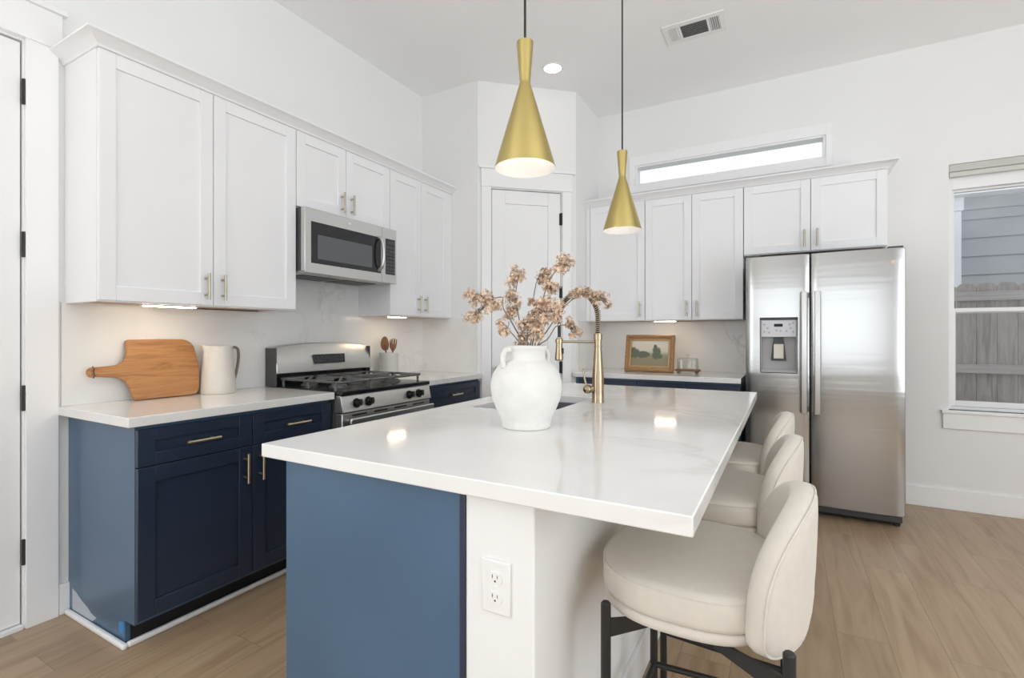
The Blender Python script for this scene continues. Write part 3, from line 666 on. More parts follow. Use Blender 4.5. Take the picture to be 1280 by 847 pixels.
# backguard
B('backguard_riser', black, rg, (0.004, RW - .004, -.068, -.004, .915, 1.0), bevel=.003)
def bgp_(i, j, n=28, m=10):
    x = i / n; zt = 1.152 + .026 * (1 - (2 * x - 1) ** 2); zb = .992
    t = j / m; z = zb + (zt - zb) * t
    y = -.115 + .045 * t + -.012 * math.sin(math.pi * t) * 1.0
    return (RW * x, y, z)
n, m = 28, 10; mb = MB()
vsx = [bgp_(i, j) for j in range(m + 1) for i in range(n + 1)]; fs = [(j * (n + 1) + i, j * (n + 1) + i + 1, (j + 1) * (n + 1) + i + 1, (j + 1) * (n + 1) + i) for j in range(m) for i in range(n)]
off = len(vsx); vsx += [(bgp_(i, j)[0], -.004, bgp_(i, j)[2]) for j in (0, m) for i in range(n + 1)]
for i in range(n):
    fs.append((i, off + i, off + i + 1, i + 1)); T = m * (n + 1); fs.append((T + i, T + i + 1, off + n + 1 + i + 1, off + n + 1 + i)); fs.append((off + i, off + n + 1 + i, off + n + 2 + i, off + i + 1))
fs.append(tuple([j * (n + 1) for j in range(m + 1)] + [off + n + 1, off])); fs.append(tuple(reversed([j * (n + 1) + n for j in range(m + 1)] + [off + 2 * n + 1, off + n])))
bgd = mb.add(vsx, fs).build('backguard', sst2, rg, bevel=.004, angle=50)
B('side_cap', dkgrey, rg, (-.0005, .004, -.108, -.003, .915, 1.148), (RW - .004, RW + .0005, -.108, -.003, .915, 1.148), bevel=.002)
dp = MB(); sl = Vector((0, .045, .16)).normalized()
c0 = Vector((.39, -.1245, 1.042))
dp.prism([(-.12, 0), (.12, 0), (.13, .062), (-.13, .062)], lambda a, b, k: tuple(c0 + Vector((a, 0, 0)) + sl * b + Vector((0, -.95, .27)) * (.008 * k - .004)))
dpo = dp.build('display_panel', glassblk, rg, bevel=.002)
mb = MB()
for r_ in range(2):
    for q in range(7):
        if r_ == 1 and q == 3: continue
        c = c0 + Vector((-.096 + .032 * q, 0, 0)) + sl * (.016 + .028 * r_) + Vector((0, -.95, .27)) * .0042
        mb = MB(); mb.prism([(-.008, -.005), (.008, -.005), (.008, .005), (-.008, .005)], lambda a, b, k: tuple(c + Vector((a, 0, 0)) + sl * b + Vector((0, -.95, .27)) * (.0008 * k))); mb.build('button', toeb, dpo)

# burners and grates
for bx, by, br in ((.16, -.20, .038), (.16, -.46, .045), (.38, -.33, .05), (.60, -.20, .045), (.60, -.46, .052)):
    mb = MB(); mb.lathe([(.001, .918), (br + .012, .918), (br + .01, .926), (br, .928), (br, .934), (br - .006, .938), (.001, .939)], (bx, by, 0), 28); mb.build('burner', iron, rg)
def grate(x0, x1, y0, y1, fingers):
    z = .962; r = .0075; mb = MB()
    c = .02
    loop = [(x0 + c, y0, z), (x1 - c, y0, z), (x1, y0 + c, z), (x1, y1 - c, z), (x1 - c, y1, z), (x0 + c, y1, z), (x0, y1 - c, z), (x0, y0 + c, z)]
    mb.tube(loop, r, 8, closed=True)
    for x in (x0 + .002, x1 - .002):
        for y in (y0 + .03, (y0 + y1) / 2, y1 - .03): mb.tube([(x, y, z), (x, y, .9185)], r, 8)
    ym = (y0 + y1) / 2; xm = (x0 + x1) / 2
    mb.tube([(x0, ym, z), (x1, ym, z)], r, 8)
    for yc in fingers:
        for k in range(4):
            a = math.pi / 4 + k * math.pi / 2 if len(fingers) > 1 else k * math.pi / 2
            ex, ey = xm + math.cos(a) * .3, yc + math.sin(a) * .3
            s_ = min([(x1 - xm) / abs(math.cos(a)) if abs(math.cos(a)) > 1e-3 else 9, ((y1 - y0) / (2 * len(fingers))) / abs(math.sin(a)) if abs(math.sin(a)) > 1e-3 else 9])
            mb.tube([(xm + math.cos(a) * s_, yc + math.sin(a) * s_, z), (xm + math.cos(a) * .035, yc + math.sin(a) * .035, z + .002)], r, 8)
    return mb.build('grate', iron, rg)
grate(.03, .268, -.61, -.10, (-.2275, -.4825)); grate(.275, .487, -.61, -.10, (-.355,)); grate(.494, .732, -.61, -.10, (-.2275, -.4825))

# ================================================================== MICROWAVE
mw = tag(empty('microwave', (LWALL + .014, 1.889, 0), R(90)), 'stainless over-the-range microwave under the short wall cabinet', 'microwave')
MW, MZ0, MZ1, MF = .758, 1.585, 1.962, -.375
B('microwave_body', dkgrey, mw, (0, MW, MF + .035, -.002, MZ0 + .012, MZ1), bevel=.002)
mb = MB(); mb.box(.0, MW, MF + .005, -.01, MZ0 + .002, MZ0 + .013); bt = mb.build('bottom_plate', sst2, mw, bevel=.002)
B('grease_filter', dkgrey, bt, (.08, .36, MF + .12, -.06, MZ0 - .002, MZ0 + .004), (.40, .68, MF + .12, -.06, MZ0 - .002, MZ0 + .004), bevel=.001)
B('lamp_lens', cream_pl, bt, (.25, .50, MF + .045, MF + .09, MZ0 - .001, MZ0 + .004), bevel=.001)
md = B('microwave_door', sst2, mw, (0, .616, MF, MF + .034, MZ0, MZ1), bevel=.003)
wn = B('door_window', glassblk, md, (.043, .606, MF - .002, MF + .003, MZ0 + .06, MZ0 + .302), bevel=.002)
B('window_screen', tint, md, (.088, .522, MF - .0026, MF - .0018, MZ0 + .088, MZ0 + .230), bevel=0)
hp = [(.585, MF, MZ0 + .078), (.585, MF - .026, MZ0 + .095), (.585, MF - .040, MZ0 + .13), (.585, MF - .046, MZ0 + .19), (.585, MF - .040, MZ0 + .25), (.585, MF - .026, MZ0 + .285), (.585, MF, MZ0 + .30)]
mb = MB(); mb.tube(spline(hp, 5), .0115, 12); mb.build('handle', sst2, md)
cp = B('control_panel', sst2, mw, (.619, MW, MF, MF + .034, MZ0, MZ1), bevel=.003)
kp = B('keypad', glassblk, mw, (.650, .742, MF - .002, MF + .002, MZ0 + .06, MZ0 + .305), bevel=.001)
mb = MB()
for r_ in range(8):
    for q in range(3): B('button', dkgrey, kp, (.656 + q * .028, .680 + q * .028, MF - .0028, MF - .0018, MZ0 + .068 + r_ * .024, MZ0 + .086 + r_ * .024), bevel=0)
B('display', pmat('dim_display', (.05, .06, .06), .1), kp, (.656, .736, MF - .0028, MF - .0018, MZ0 + .268, MZ0 + .296), bevel=0)
mb = MB(); mb.cyl((.33, MF, MZ1 - .035), (.33, MF - .002, MZ1 - .035), .011, n=24); bd = mb.build('badge', chrome, md)

# ================================================================== REFRIGERATOR
FX0, FX1, FFY, FT = -.253, .651, 3.87, 1.776
fr = tag(empty('refrigerator', ((FX0 + FX1) / 2, BWALL, 0)), 'stainless side-by-side refrigerator with an ice dispenser in its left door', 'refrigerator')
XO = -(FX0 + FX1) / 2; YO = -BWALL
def fb(x0, x1, y0, y1, z0, z1): return (x0 + XO, x1 + XO, y0 + YO, y1 + YO, z0, z1)
B('cabinet_shell', dkgrey, fr, fb(FX0 + .006, FX1 - .006, FFY + .075, BWALL - .03, .03, FT - .012), bevel=.004)
B('kick_grille', rubber, fr, fb(FX0 + .012, FX1 - .012, FFY + .10, FFY + .16, .012, .085), *[fb(FX0 + .03 + i * .072, FX0 + .06 + i * .072, FFY + .092, FFY + .10, .025, .07) for i in range(12)], bevel=.002)
for x in (FX0 + .04, FX1 - .03):
    mb = MB(); mb.cyl((x + XO, FFY + .12 + YO, .0), (x + XO, FFY + .12 + YO, .03), .02); mb.build('foot', blackm, fr)
for x in (FX0 + .01, FX1 - .09): B('hinge_cover', dkgrey, fr, fb(x, x + .08, FFY + .02, FFY + .13, FT - .012, FT + .012), bevel=.004)
def fridge_door(x0, x1, z0, z1, hole=None):
    """front face bows out gently across its width"""
    nx, mid = 24, (x0 + x1) / 2; w2_ = (x1 - x0) / 2
    xs = [x0 + (x1 - x0) * i / nx for i in range(nx + 1)]; zs = [z0, z1]
    if hole:
        xs = sorted(set(xs + [hole[0], hole[1]])); xs = [x for x in xs if not any(abs(x - h) < .008 and x != h for h in hole[:2])]; zs = [z0, hole[2], hole[3], z1]
    def yf(x): return FFY + .012 * ((x - mid) / w2_) ** 2 + .010 * abs((x - mid) / w2_) ** 12
    vs = [(x + XO, yf(x) + YO, z) for z in zs for x in xs]; k = len(xs); nf = len(vs); vs += [(x + XO, FFY + .068 + YO, z) for z in zs for x in xs]; fs = []
    ih = (xs.index(hole[0]), xs.index(hole[1])) if hole else None
    for j in range(len(zs) - 1):
        for i in range(k - 1):
            if hole and j == 1 and ih[0] <= i < ih[1]: continue
            a = j * k + i; fs.append((a, a + 1, a + k + 1, a + k)); fs.append((nf + a, nf + a + k, nf + a + k + 1, nf + a + 1))
    for i in range(k - 1):
        fs.append((i, nf + i, nf + i + 1, i + 1)); T = (len(zs) - 1) * k; fs.append((T + i, T + i + 1, nf + T + i + 1, nf + T + i))
    for j in range(len(zs) - 1):
        a = j * k; fs.append((a, a + k, nf + a + k, nf + a)); b = j * k + k - 1; fs.append((b, nf + b, nf + b + k, b + k))
    if hole:
        for i in range(ih[0], ih[1]):
            a = k + i; fs.append((a, a + 1, nf + a + 1, nf + a)); a = 2 * k + i; fs.append((a, nf + a, nf + a + 1, a + 1))
        a = k + ih[0]; fs.append((a, nf + a, nf + a + k, a + k)); a = k + ih[1]; fs.append((a, a + k, nf + a + k, nf + a))
    return MB().add(vs, fs)
HX0, HX1, HZ0, HZ1 = -.160, .065, .968, 1.345
ld = fridge_door(FX0, .1375, .088, FT, (HX0, HX1, HZ0, HZ1)).build('freezer_door', sst, fr, bevel=.004, angle=30)
rd = fridge_door(.1445, FX1, .088, FT).build('fridge_door', sst, fr, bevel=.004, angle=30)
def pullbar(x, par):
    mb = MB(); z0, z1 = .70, 1.52; n = 20
    vs = []; fs = []
    for i in range(n + 1):
        t = i / n; z = z0 + (z1 - z0) * t; bow = .018 * (1 - (2 * t - 1) ** 2); y = FFY - .030 - bow
        for (dx, dy) in ((-.017, .004), (-.014, -.006), (.014, -.006), (.017, .004), (.013, .012), (-.013, .012)): vs.append((x + dx + XO, y + dy + YO, z))
    for i in range(n):
        for j in range(6): fs.append((i * 6 + j, i * 6 + (j + 1) % 6, i * 6 + 6 + (j + 1) % 6, i * 6 + 6 + j))
    fs += [tuple(range(6)), tuple(range(n * 6 + 5, n * 6 - 1, -1))]
    mb.add(vs, fs)
    for z in (z0 + .02, z1 - .02): mb.box(x - .011 + XO, x + .011 + XO, FFY - .03 + YO, FFY + .012 + YO, z - .018, z + .018)
    return mb.build('handle', sst2, par, bevel=.002)
pullbar(.103, ld); pullbar(.179, rd)
# dispenser
ds = B('dispenser', grey_pl, fr, fb(HX0 + .001, HX0 + .007, FFY - .002, FFY + .064, HZ0 + .001, HZ1 - .001), fb(HX1 - .007, HX1 - .001, FFY - .002, FFY + .064, HZ0 + .001, HZ1 - .001), fb(HX0 + .007, HX1 - .007, FFY + .058, FFY + .064, HZ0 + .001, HZ1 - .001),
       fb(HX0 + .007, HX1 - .007, FFY - .004, FFY + .058, HZ0 + .001, HZ0 + .016), bevel=.002)
B('dispenser_hood', dkgrey, ds, fb(HX0 + .001, HX1 - .001, FFY - .006, FFY + .0578, HZ1 - .014, HZ1 - .001), bevel=.003)
pn = B('control_panel', pmat('silver_control_panel', (.62, .63, .66), .3), ds, fb(HX0 + .008, HX1 - .008, FFY - .003, FFY + .0575, 1.214, HZ1 - .0145), bevel=.003)
B('display', rubber, ds, fb(-.075, -.022, FFY - .0038, FFY - .002, 1.285, 1.305), bevel=.001)
mb = MB()
for (x, z) in ((-.135, 1.30), (-.115, 1.275), (-.135, 1.25), (-.105, 1.245), (-.06, 1.26), (-.035, 1.255), (.0, 1.255), (.02, 1.30), (.025, 1.275), (.04, 1.25), (.04, 1.31)):
    mb = MB(); mb.cyl((x + XO, FFY - .003 + YO, z), (x + XO, FFY - .0045 + YO, z), .007, n=14); mb.build('button', grey_pl, ds)
mb = MB(); mb.prism([(-.075, 1.21), (-.02, 1.21), (-.012, 1.16), (.0, 1.05), (-.095, 1.05), (-.083, 1.16)], lambda a, b, k: (a + XO, FFY + .05 - .012 * k + YO, b)); mb.build('chute', dkgrey, ds, bevel=.003)
B('paddle', cream_pl, ds, fb(-.078, -.017, FFY + .022, FFY + .036, 1.064, 1.165), bevel=.003)
B('drip_tray', grey_pl, ds, fb(HX0 + .01, HX1 - .01, FFY + .0, FFY + .055, HZ0 + .0162, HZ0 + .022), bevel=.001)
c = Vector((.588 + XO, FFY + .0085 + YO, 1.686)); mb = MB(); mb.cyl(c, c + Vector((0, -.004, 0)), .014, n=28); bdg = mb.build('badge', pmat('bronze_badge', (.55, .46, .33), .3, 1.0), fr)
mb = MB(); mb.tube([c + Vector((.0105 * math.cos(a), -.0045, .0105 * math.sin(a))) for a in [2 * math.pi * i / 24 for i in range(24)]], .0012, 6, closed=True)
mb.tube([c + Vector((-.004 + .003 * math.cos(a), -.0045, .003 * math.sin(a))) for a in [.8 + 4.6 * i / 12 for i in range(13)]], .0008, 5); mb.tube([c + Vector((.004 + .003 * math.cos(a), -.0045, .003 * math.sin(a))) for a in [.8 + 4.6 * i / 12 for i in range(13)]], .0008, 5)
mb.build('emblem', chrome, bdg)

# ================================================================== BAR STOOLS
def superell(n, a, b, e, ph0=0.):
    out = []
    for i in range(n):
        t = 2 * math.pi * i / n + ph0; c_, s_ = math.cos(t), math.sin(t)
        out.append((a * math.copysign(abs(c_) ** (2 / e), c_), b * math.copysign(abs(s_) ** (2 / e), s_)))
    return out
def cushion(mb, pts_fn, levels, n=64):
    rings = []
    for z, k in levels: rings.append([(x * k, y * k, z) for x, y in pts_fn])
    vs = [p for r in rings for p in r]; fs = []
    m = len(pts_fn)
    for i in range(len(rings) - 1):
        for j in range(m): fs.append((i * m + j, i * m + (j + 1) % m, (i + 1) * m + (j + 1) % m, (i + 1) * m + j))
    fs.append(tuple(reversed(range(m)))); fs.append(tuple((len(rings) - 1) * m + j for j in range(m)))
    return mb.add(vs, fs)
def make_stool():
    # origin on the floor under the seat centre; sitter faces -x
    t = empty('bar_stool')
    out = superell(64, .220, .240, 2.9)
    out = [(x * .93 - .030, y * (1 - .10 * max(0, -x / .225) ** 2)) for x, y in out]
    mb = MB(); cushion(mb, out, [(.606, .975), (.609, .992), (.62, 1.0), (.655, 1.0), (.668, .992), (.675, .975), (.680, .90), (.683, .7), (.684, .3)])
    seat = mb.build('seat', fab, t, angle=70)
    mb = MB(); mb.tube([(x * .990, y * .990, .6695) for x, y in out], .0028, 6, closed=True); mb.build('piping', fab, seat)
    mb = MB(); cushion(mb, out, [(.578, .95), (.581, .975), (.588, .985), (.600, .985), (.605, .96)]); mb.build('seat_base', fab, t, angle=60)
    # wrap-around back: a rounded panel bent round an upright cylinder
    Rc, XC = .36, -.142; sm_, zb, zt = .252, .568, .876; zc = .665
    K = 72; outl = []
    for i in range(K):
        a = 2 * math.pi * i / K; c_, s_ = math.cos(a), math.sin(a)
        e = 2.15 if s_ > 0 else 6.0
        sx = sm_ * math.copysign(abs(c_) ** (2 / e), c_); sz = (zt - zc if s_ > 0 else zc - zb) * math.copysign(abs(s_) ** (2 / e), s_)
        outl.append((sx, zc + sz))
    def bend(s, z, off):
        th = s / Rc; r = Rc + off - .03 * max(0, (z - .70)) * 0
        lean = .05 * (z - .60)
        return (XC + r * math.cos(th) + lean - .012, r * math.sin(th), z)
    TH = .030; lv = [(1.0, 0.), (.985, .55), (.955, .82), (.90, .97), (.75, 1.04), (.5, 1.08), (.2, 1.1)]
    mb = MB(); vs = []; fs = []
    seq = [(k, h) for k, h in reversed(lv)] + [(k, -h) for k, h in lv[1:]]
    for k, h in seq:
        for s, z in outl: vs.append(bend(s * k, zc + (z - zc) * k, TH * h))
    for i in range(len(seq) - 1):
        for j in range(K): fs.append((i * K + j, i * K + (j + 1) % K, (i + 1) * K + (j + 1) % K, (i + 1) * K + j))
    fs.append(tuple(reversed(range(K)))); fs.append(tuple((len(seq) - 1) * K + j for j in range(K)))
    back = mb.add(vs, fs).build('backrest', fab, t, angle=80)
    mb = MB(); mb.tube([bend(s * .965, zc + (z - zc) * .965, TH * .80) for s, z in outl], .0026, 6, closed=True); mb.build('piping', fab, back)
    legs = ((-.165, -.205), (-.165, .205), (.178, -.232), (.178, .232))
    for lx, ly in legs:
        sx, sy = (1 if lx > 0 else -1), (1 if ly > 0 else -1)
        h = .615 if lx < 0 else .628
        ox, oy = lx + sx * .012, ly + sy * .03
        mb = MB(); mb.tube([(ox, oy, 0), (ox, oy, h - .004), (ox, oy, h)], [.0115, .0115, .008], 16)
        lg = mb.build('leg', blackm, t)
        mb = MB(); d = Vector((-sx * (.10 if lx < 0 else .14), -sy * .07, 0)); p0 = Vector((ox, oy, .556)); nrm = d.cross(Vector((0, 0, 1))).normalized() * .004
        mb.add([p0 - nrm + Vector((0, 0, -.022)), p0 + nrm + Vector((0, 0, -.022)), p0 + nrm + Vector((0, 0, .02)), p0 - nrm + Vector((0, 0, .02)), p0 + d - nrm, p0 + d + nrm, p0 + d + nrm + Vector((0, 0, .02)), p0 + d - nrm + Vector((0, 0, .02))],
               [(0, 1, 2, 3), (4, 7, 6, 5), (0, 4, 5, 1), (1, 5, 6, 2), (2, 6, 7, 3), (3, 7, 4, 0)]); mb.build('bracket', blackm, lg)
    B('seat_rail', blackm, t, (-.12, .14, -.145, -.120, .556, .577), (-.12, .14, .120, .145, .556, .577), (-.10, -.08, -.12, .12, .556, .577), (.10, .12, -.12, .12, .556, .577), bevel=.002)
    mb = MB(); fz = .20
    for (a, b) in ((0, 1), (0, 2), (1, 3)):
        pa, pb = [(legs[q][0] + (1 if legs[q][0] > 0 else -1) * .012, legs[q][1] + (1 if legs[q][1] > 0 else -1) * .03, fz) for q in (a, b)]
        mb.cyl(pa, pb, .009, n=12)
    mb.build('footrest', blackm, t)
    return t
sg = 'cream upholstered counter stools'
s1 = make_stool(); s1.location = (-.185, 1.330, 0)
tag(s1, 'cream upholstered bar stool nearest the front end of the island', 'bar stool', sg)
for (x, y, lab) in ((-.195, 1.985, 'cream upholstered bar stool in the middle of the row'), (-.215, 2.575, 'cream upholstered bar stool at the far end, closest to the refrigerator')):
    c_ = copy_tree(s1); c_.location = (x, y, 0); c_['label'] = lab

# ================================================================== PENDANT LAMPS
def make_pendant():
    t = empty('pendant_lamp')
    z0 = 1.758
    mb = MB(); mb.lathe([(.0965, 0), (.097, .003), (.018, .268), (.0165, .276), (.0175, .285), (.0265, .395), (.0265, .402), (.006, .404), (.004, .404)], (0, 0, z0), 56, False, True)
    mb.lathe([(.0965, 0), (.0945, .003), (.016, .266), (.001, .267)], (0, 0, z0), 56, False, False)
    sh = mb.build('lamp_shade', None, t, mats=[brass, white_pl], angle=30)
    me = sh.data
    for p in me.polygons:
        c = p.center; r = math.hypot(c.x, c.y)
        if p.index >= 56 * 8 + 1: p.material_index = 1
    mb = MB(); mb.sphere((0, 0, z0 + .085), .03, 12); mb.lathe([(.014, .11), (.014, .20), (.001, .20)], (0, 0, z0), 20); mb.build('bulb', bulb_e, t)
    mb = MB(); mb.cyl((0, 0, z0 + .400), (0, 0, CEIL - .02), .004, n=8); mb.build('cord', blackm, t)
    mb = MB(); mb.lathe([(.001, CEIL - .03), (.03, CEIL - .03), (.06, CEIL - .022), (.06, CEIL)], n=32); mb.build('canopy', brass, t)
    return t
p1 = make_pendant(); p1.location = (-.73, 1.40, 0)
tag(p1, 'larger-looking brushed gold hourglass pendant lamp nearer the camera, left', 'pendant lamp', 'gold pendants over the island')
p1['label'] = 'gold hourglass pendant lamp hanging over the vase end of the island'
p2 = copy_tree(p1); p2.location = (-.73, 2.47, 0); p2['label'] = 'gold hourglass pendant lamp hanging over the far end of the island'
# recessed downlight
dl = tag(empty('recessed_light', (-1.594, 3.525, CEIL)), 'round white recessed ceiling light in front of the pantry wall', 'ceiling light')
mb = MB(); mb.lathe([(.066, -.001), (.085, -.001), (.083, -.006), (.068, -.006)], n=40, cap0=False, cap1=False); mb.build('trim_ring', white_pl, dl)
mb = MB(); mb.lathe([(.001, -.0035), (.067, -.0035), (.067, -.001), (.001, -.001)], n=40); mb.build('lens', down_e, dl)
# ceiling register
vt = tag(empty('ceiling_vent', (-.546, 3.535, CEIL)), 'white rectangular air vent in the ceiling', 'air vent')
B('backing', dkgrey, vt, (-.175, .175, -.085, .085, -.003, -.0005), bevel=0)
B('frame', white_pl, vt, (-.195, .195, -.118, -.075, -.008, 0), (-.195, .195, .075, .118, -.008, 0), (-.195, -.160, -.075, .075, -.008, 0), (.160, .195, -.075, .075, -.008, 0), (-.098, -.083, -.075, .075, -.008, 0), (.083, .098, -.075, .075, -.008, 0), bevel=.002)
def vanes(name, along_x, a0, a1, n):
    mb = MB()
    for i in range(n):
        q = a0 + (a1 - a0) * (i + .5) / n
        if along_x: mb.add([(-.083, q + .004, -.004), (.083, q + .004, -.004), (.083, q - .004, -.0085), (-.083, q - .004, -.0085), (-.083, q + .0044, -.0045), (.083, q + .0044, -.0045), (.083, q - .0036, -.0090), (-.083, q - .0036, -.0090)], [(0, 1, 2, 3), (7, 6, 5, 4), (0, 4, 5, 1), (3, 2, 6, 7), (0, 3, 7, 4), (1, 5, 6, 2)])
        else:
            s = -1 if q < 0 else 1
            mb.add([(q - s * .004, -.075, -.004), (q - s * .004, .075, -.004), (q + s * .006, .075, -.010), (q + s * .006, -.075, -.010), (q - s * .0045, -.075, -.0047), (q - s * .0045, .075, -.0047), (q + s * .0055, .075, -.0107), (q + s * .0055, -.075, -.0107)], [(0, 1, 2, 3), (7, 6, 5, 4), (0, 4, 5, 1), (3, 2, 6, 7), (0, 3, 7, 4), (1, 5, 6, 2)])
    return mb.build(name, white_pl, vt, smooth=False)
vanes('centre_vanes', True, -.075, .075, 9); vanes('end_vanes', False, -.160, -.098, 5); vanes('end_vanes', False, .098, .160, 5)
# under-cabinet light bars
def undercab(loc, rz, zb, ln, label):
    t = tag(empty('under_cabinet_light', (loc[0], loc[1], zb), rz), label, 'cabinet light', 'light bars under the wall cabinets')
    B('housing', white_pl, t, (-ln / 2 - .006, ln / 2 + .006, -.03, .03, -.010, 0), bevel=.002)
    B('lens', led_e, t, (-ln / 2, ln / 2, -.014, .014, -.0135, -.0095), bevel=.001)
undercab((LWALL + UD - .075, 1.265), R(90), 1.3715, .22, 'lit light bar under the left wall cabinet, above the cutting board')
undercab((LWALL + UD - .075, 2.83), R(90), 1.3715, .17, 'lit light bar under the cabinet right of the microwave')
undercab((-.90, BWALL - BUD + .075), 0, 1.3535, .17, 'lit light bar under the back wall cabinet, above the painting')

# ================================================================== SMALL THINGS ON THE WORKTOPS
ZT = .9145
# cutting board leaning on the backsplash (local x to the right along the wall, z up the board)
cb = tag(empty('cutting_board', (LWALL + .078, 1.163, ZT + .001), R(90)), 'wooden paddle cutting board leaning on the marble backsplash', 'cutting board')
lean = math.atan2(.062, .30)
cb.rotation_euler = Matrix.Rotation(R(90), 4, 'Z').to_3x3().to_4x4().to_euler()
H_ = .292; Wd = .318
def arc(cx, cz, r, a0, a1, n=8): return [(cx + r * math.cos(R(a0 + (a1 - a0) * i / n)), cz + r * math.sin(R(a0 + (a1 - a0) * i / n))) for i in range(n + 1)]
top_cv = [(Wd * .0 + .01, H_), (Wd * .5, H_ + .001)]
outline = [(.012, 0), (.25, 0)] + arc(Wd - .045, .040, .04, -90, 0)[1:] + [(Wd + .002, .10), (Wd + .004, .16), (Wd - .004, .21)] + arc(Wd - .068, H_ - .062, .062, 15, 90) + [(.15, H_ + .001), (.012, H_ - .001)] + arc(.012, H_ - .012, .011, 95, 170, 4)
outline += [(.001, .235)] + [(-.003, .215), (-.014, .192), (-.034, .176), (-.060, .170), (-.10, .1675), (-.130, .166)] + [(-.143, .1665), (-.152, .1595), (-.1565, .149), (-.1565, .138), (-.152, .1275), (-.143, .121), (-.130, .1225)] + [(-.10, .120), (-.060, .116), (-.034, .108), (-.014, .092), (-.003, .068), (.004, .03)]
def bd(a, b, k):
    y = -.0 - .018 * k
    return (a, b * math.sin(lean) + y * math.cos(lean), b * math.cos(lean) + y * -math.sin(lean) * -1 * .0 + (0 if k == 0 else -.018 * math.sin(lean) * -1))
mb = MB(); mb.prism(outline, bd); mb.build('board', boardw, cb, bevel=.0035)
mb = MB(); pth = [(a, b * math.sin(lean) + y, b * math.cos(lean) + .002) for a, b, y in ((-.132, .160, -.021), (-.136, .145, -.024), (-.133, .128, -.021), (-.133, .118, -.009), (-.134, .13, .004), (-.134, .155, .004), (-.132, .170, -.009))]
mb.tube(pth, .0025, 6, closed=True); mb.build('strap', strapm, cb)
# pitcher
pj = tag(empty('pitcher', (LWALL + .108, 1.563, ZT), R(90)), 'cream ribbed ceramic pitcher with a dark handle beside the cutting board', 'pitcher')
mb = MB(); prof = [(.001, 0), (.082, 0), (.085, .004)]
for i in range(54):
    t = i / 53; z = .008 + .235 * t; r = .085 - .018 * t ** 1.1
    prof.append((r + (.0013 if i % 2 else -.0012), z))
prof += [(.0672, .25), (.0660, .254), (.062, .252), (.062, .24), (.076, .02), (.001, .015)]
mb.lathe(prof, n=48)
# pull a pouring lip out of the rim on the left (local -x)
vv = []
for (x, y, z) in mb.v:
    if z > .205 and x < 0 and abs(y) < .03:
        k = (z - .205) / .05 * max(0, 1 - (abs(y) / .024) ** 2); x -= .022 * k; z += .006 * k
    vv.append((x, y, z))
mb.v = vv; mb.build('pitcher_body', creamc, pj, angle=60)
mb = MB(); mb.tube(spline([(.062, 0, .236), (.088, 0, .245), (.108, 0, .232), (.112, 0, .19), (.104, 0, .13), (.092, 0, .08), (.079, 0, .055)], 6), .0075, 10); mb.build('handle', vary('taupe_ceramic', (.20, .165, .13), .1, 10, .4), pj)
# utensil crock
ck = tag(empty('utensil_crock', (LWALL + .125, 2.855, ZT)), 'pale grey ceramic crock holding wooden utensils right of the range', 'crock')
mb = MB(); mb.lathe([(.001, 0), (.069, 0), (.072, .004), (.072, .168), (.074, .176), (.072, .180), (.068, .178), (.066, .172), (.066, .012), (.001, .012)], n=44); mb.build('crock_body', crockm, ck)
def utensil(name, label, dx, dy, tip, fork):
    base_ = Vector((LWALL + .125 + dx * .3, 2.855 + dy * .3, ZT + .014)); topv = Vector((LWALL + .125 + dx, 2.855 + dy, ZT + tip))
    t = tag(empty(name, base_), label, name.split('_')[-1], 'wooden utensils in the crock')
    ax = (topv - base_).normalized(); side = Vector((.3, 1, 0)); side = (side - ax * side.dot(ax)).normalized(); nr = ax.cross(side); Lh = (topv - base_).length
    mb = MB(); mb.tube([ax * .0, ax * (Lh - .085), ax * (Lh - .06)], [.006, .006, .008], 10); mb.build('handle', spoonw, t)
    out = []
    if not fork:
        for i in range(28):
            a = 2 * math.pi * i / 28; out.append((.034 * math.sin(a) * (1 + .12 * math.cos(a)), Lh - .052 - .055 * math.cos(a)))
    else:
        out = [(-.008, Lh - .092), (.008, Lh - .092), (.026, Lh - .065), (.031, Lh - .03), (.028, Lh), (.020, Lh + .003), (.018, Lh - .038), (.012, Lh - .038), (.010, Lh + .005), (.000, Lh + .006), (-.002, Lh - .038), (-.008, Lh - .038), (-.011, Lh + .004), (-.020, Lh + .0), (-.021, Lh - .036), (-.024, Lh - .034), (-.027, Lh - .004), (-.031, Lh - .008), (-.031, Lh - .04), (-.026, Lh - .066)]
    mb = MB(); mb.prism(out, lambda a, b, k: tuple(side * a + ax * b + nr * (.008 * k - .004 + 6 * a * a))); mb.build('bowl' if not fork else 'tines', spoonw, t, bevel=.002)
utensil('wooden_spoon', 'dark wooden spoon on the left in the crock', -.008, -.038, .300, False)
utensil('wooden_fork', 'dark wooden salad fork on the right in the crock', .005, .050, .280, True)
# framed painting
FW, FH = .412, .318
pf = tag(empty('framed_painting', (-1.224, 4.215, ZT + .001)), 'gilt framed landscape painting standing on the back countertop', 'picture')
pf.rotation_euler = (R(-13), 0, 0)
def ring(x0, x1, z0, z1, wd, y0, y1): return ((x0, x0 + wd, y0, y1, z0, z1), (x1 - wd, x1, y0, y1, z0, z1), (x0 + wd, x1 - wd, y0, y1, z0, z0 + wd), (x0 + wd, x1 - wd, y0, y1, z1 - wd, z1))
fm = B('frame', goldfr, pf, *ring(0, FW, 0, FH, .038, -.022, .006), *ring(.006, FW - .006, .006, FH - .006, .018, -.030, -.020), bevel=.004)
B('frame_liner', pmat('gilt_liner', (.42, .29, .14), .35, .6), fm, *ring(.037, FW - .037, .037, FH - .037, .014, -.016, .004), bevel=.002)
o = B('canvas', canvasm, pf, (0, FW - .098, 0, .004, 0, FH - .098), bevel=0); o.location = (.049, -.006, .049)
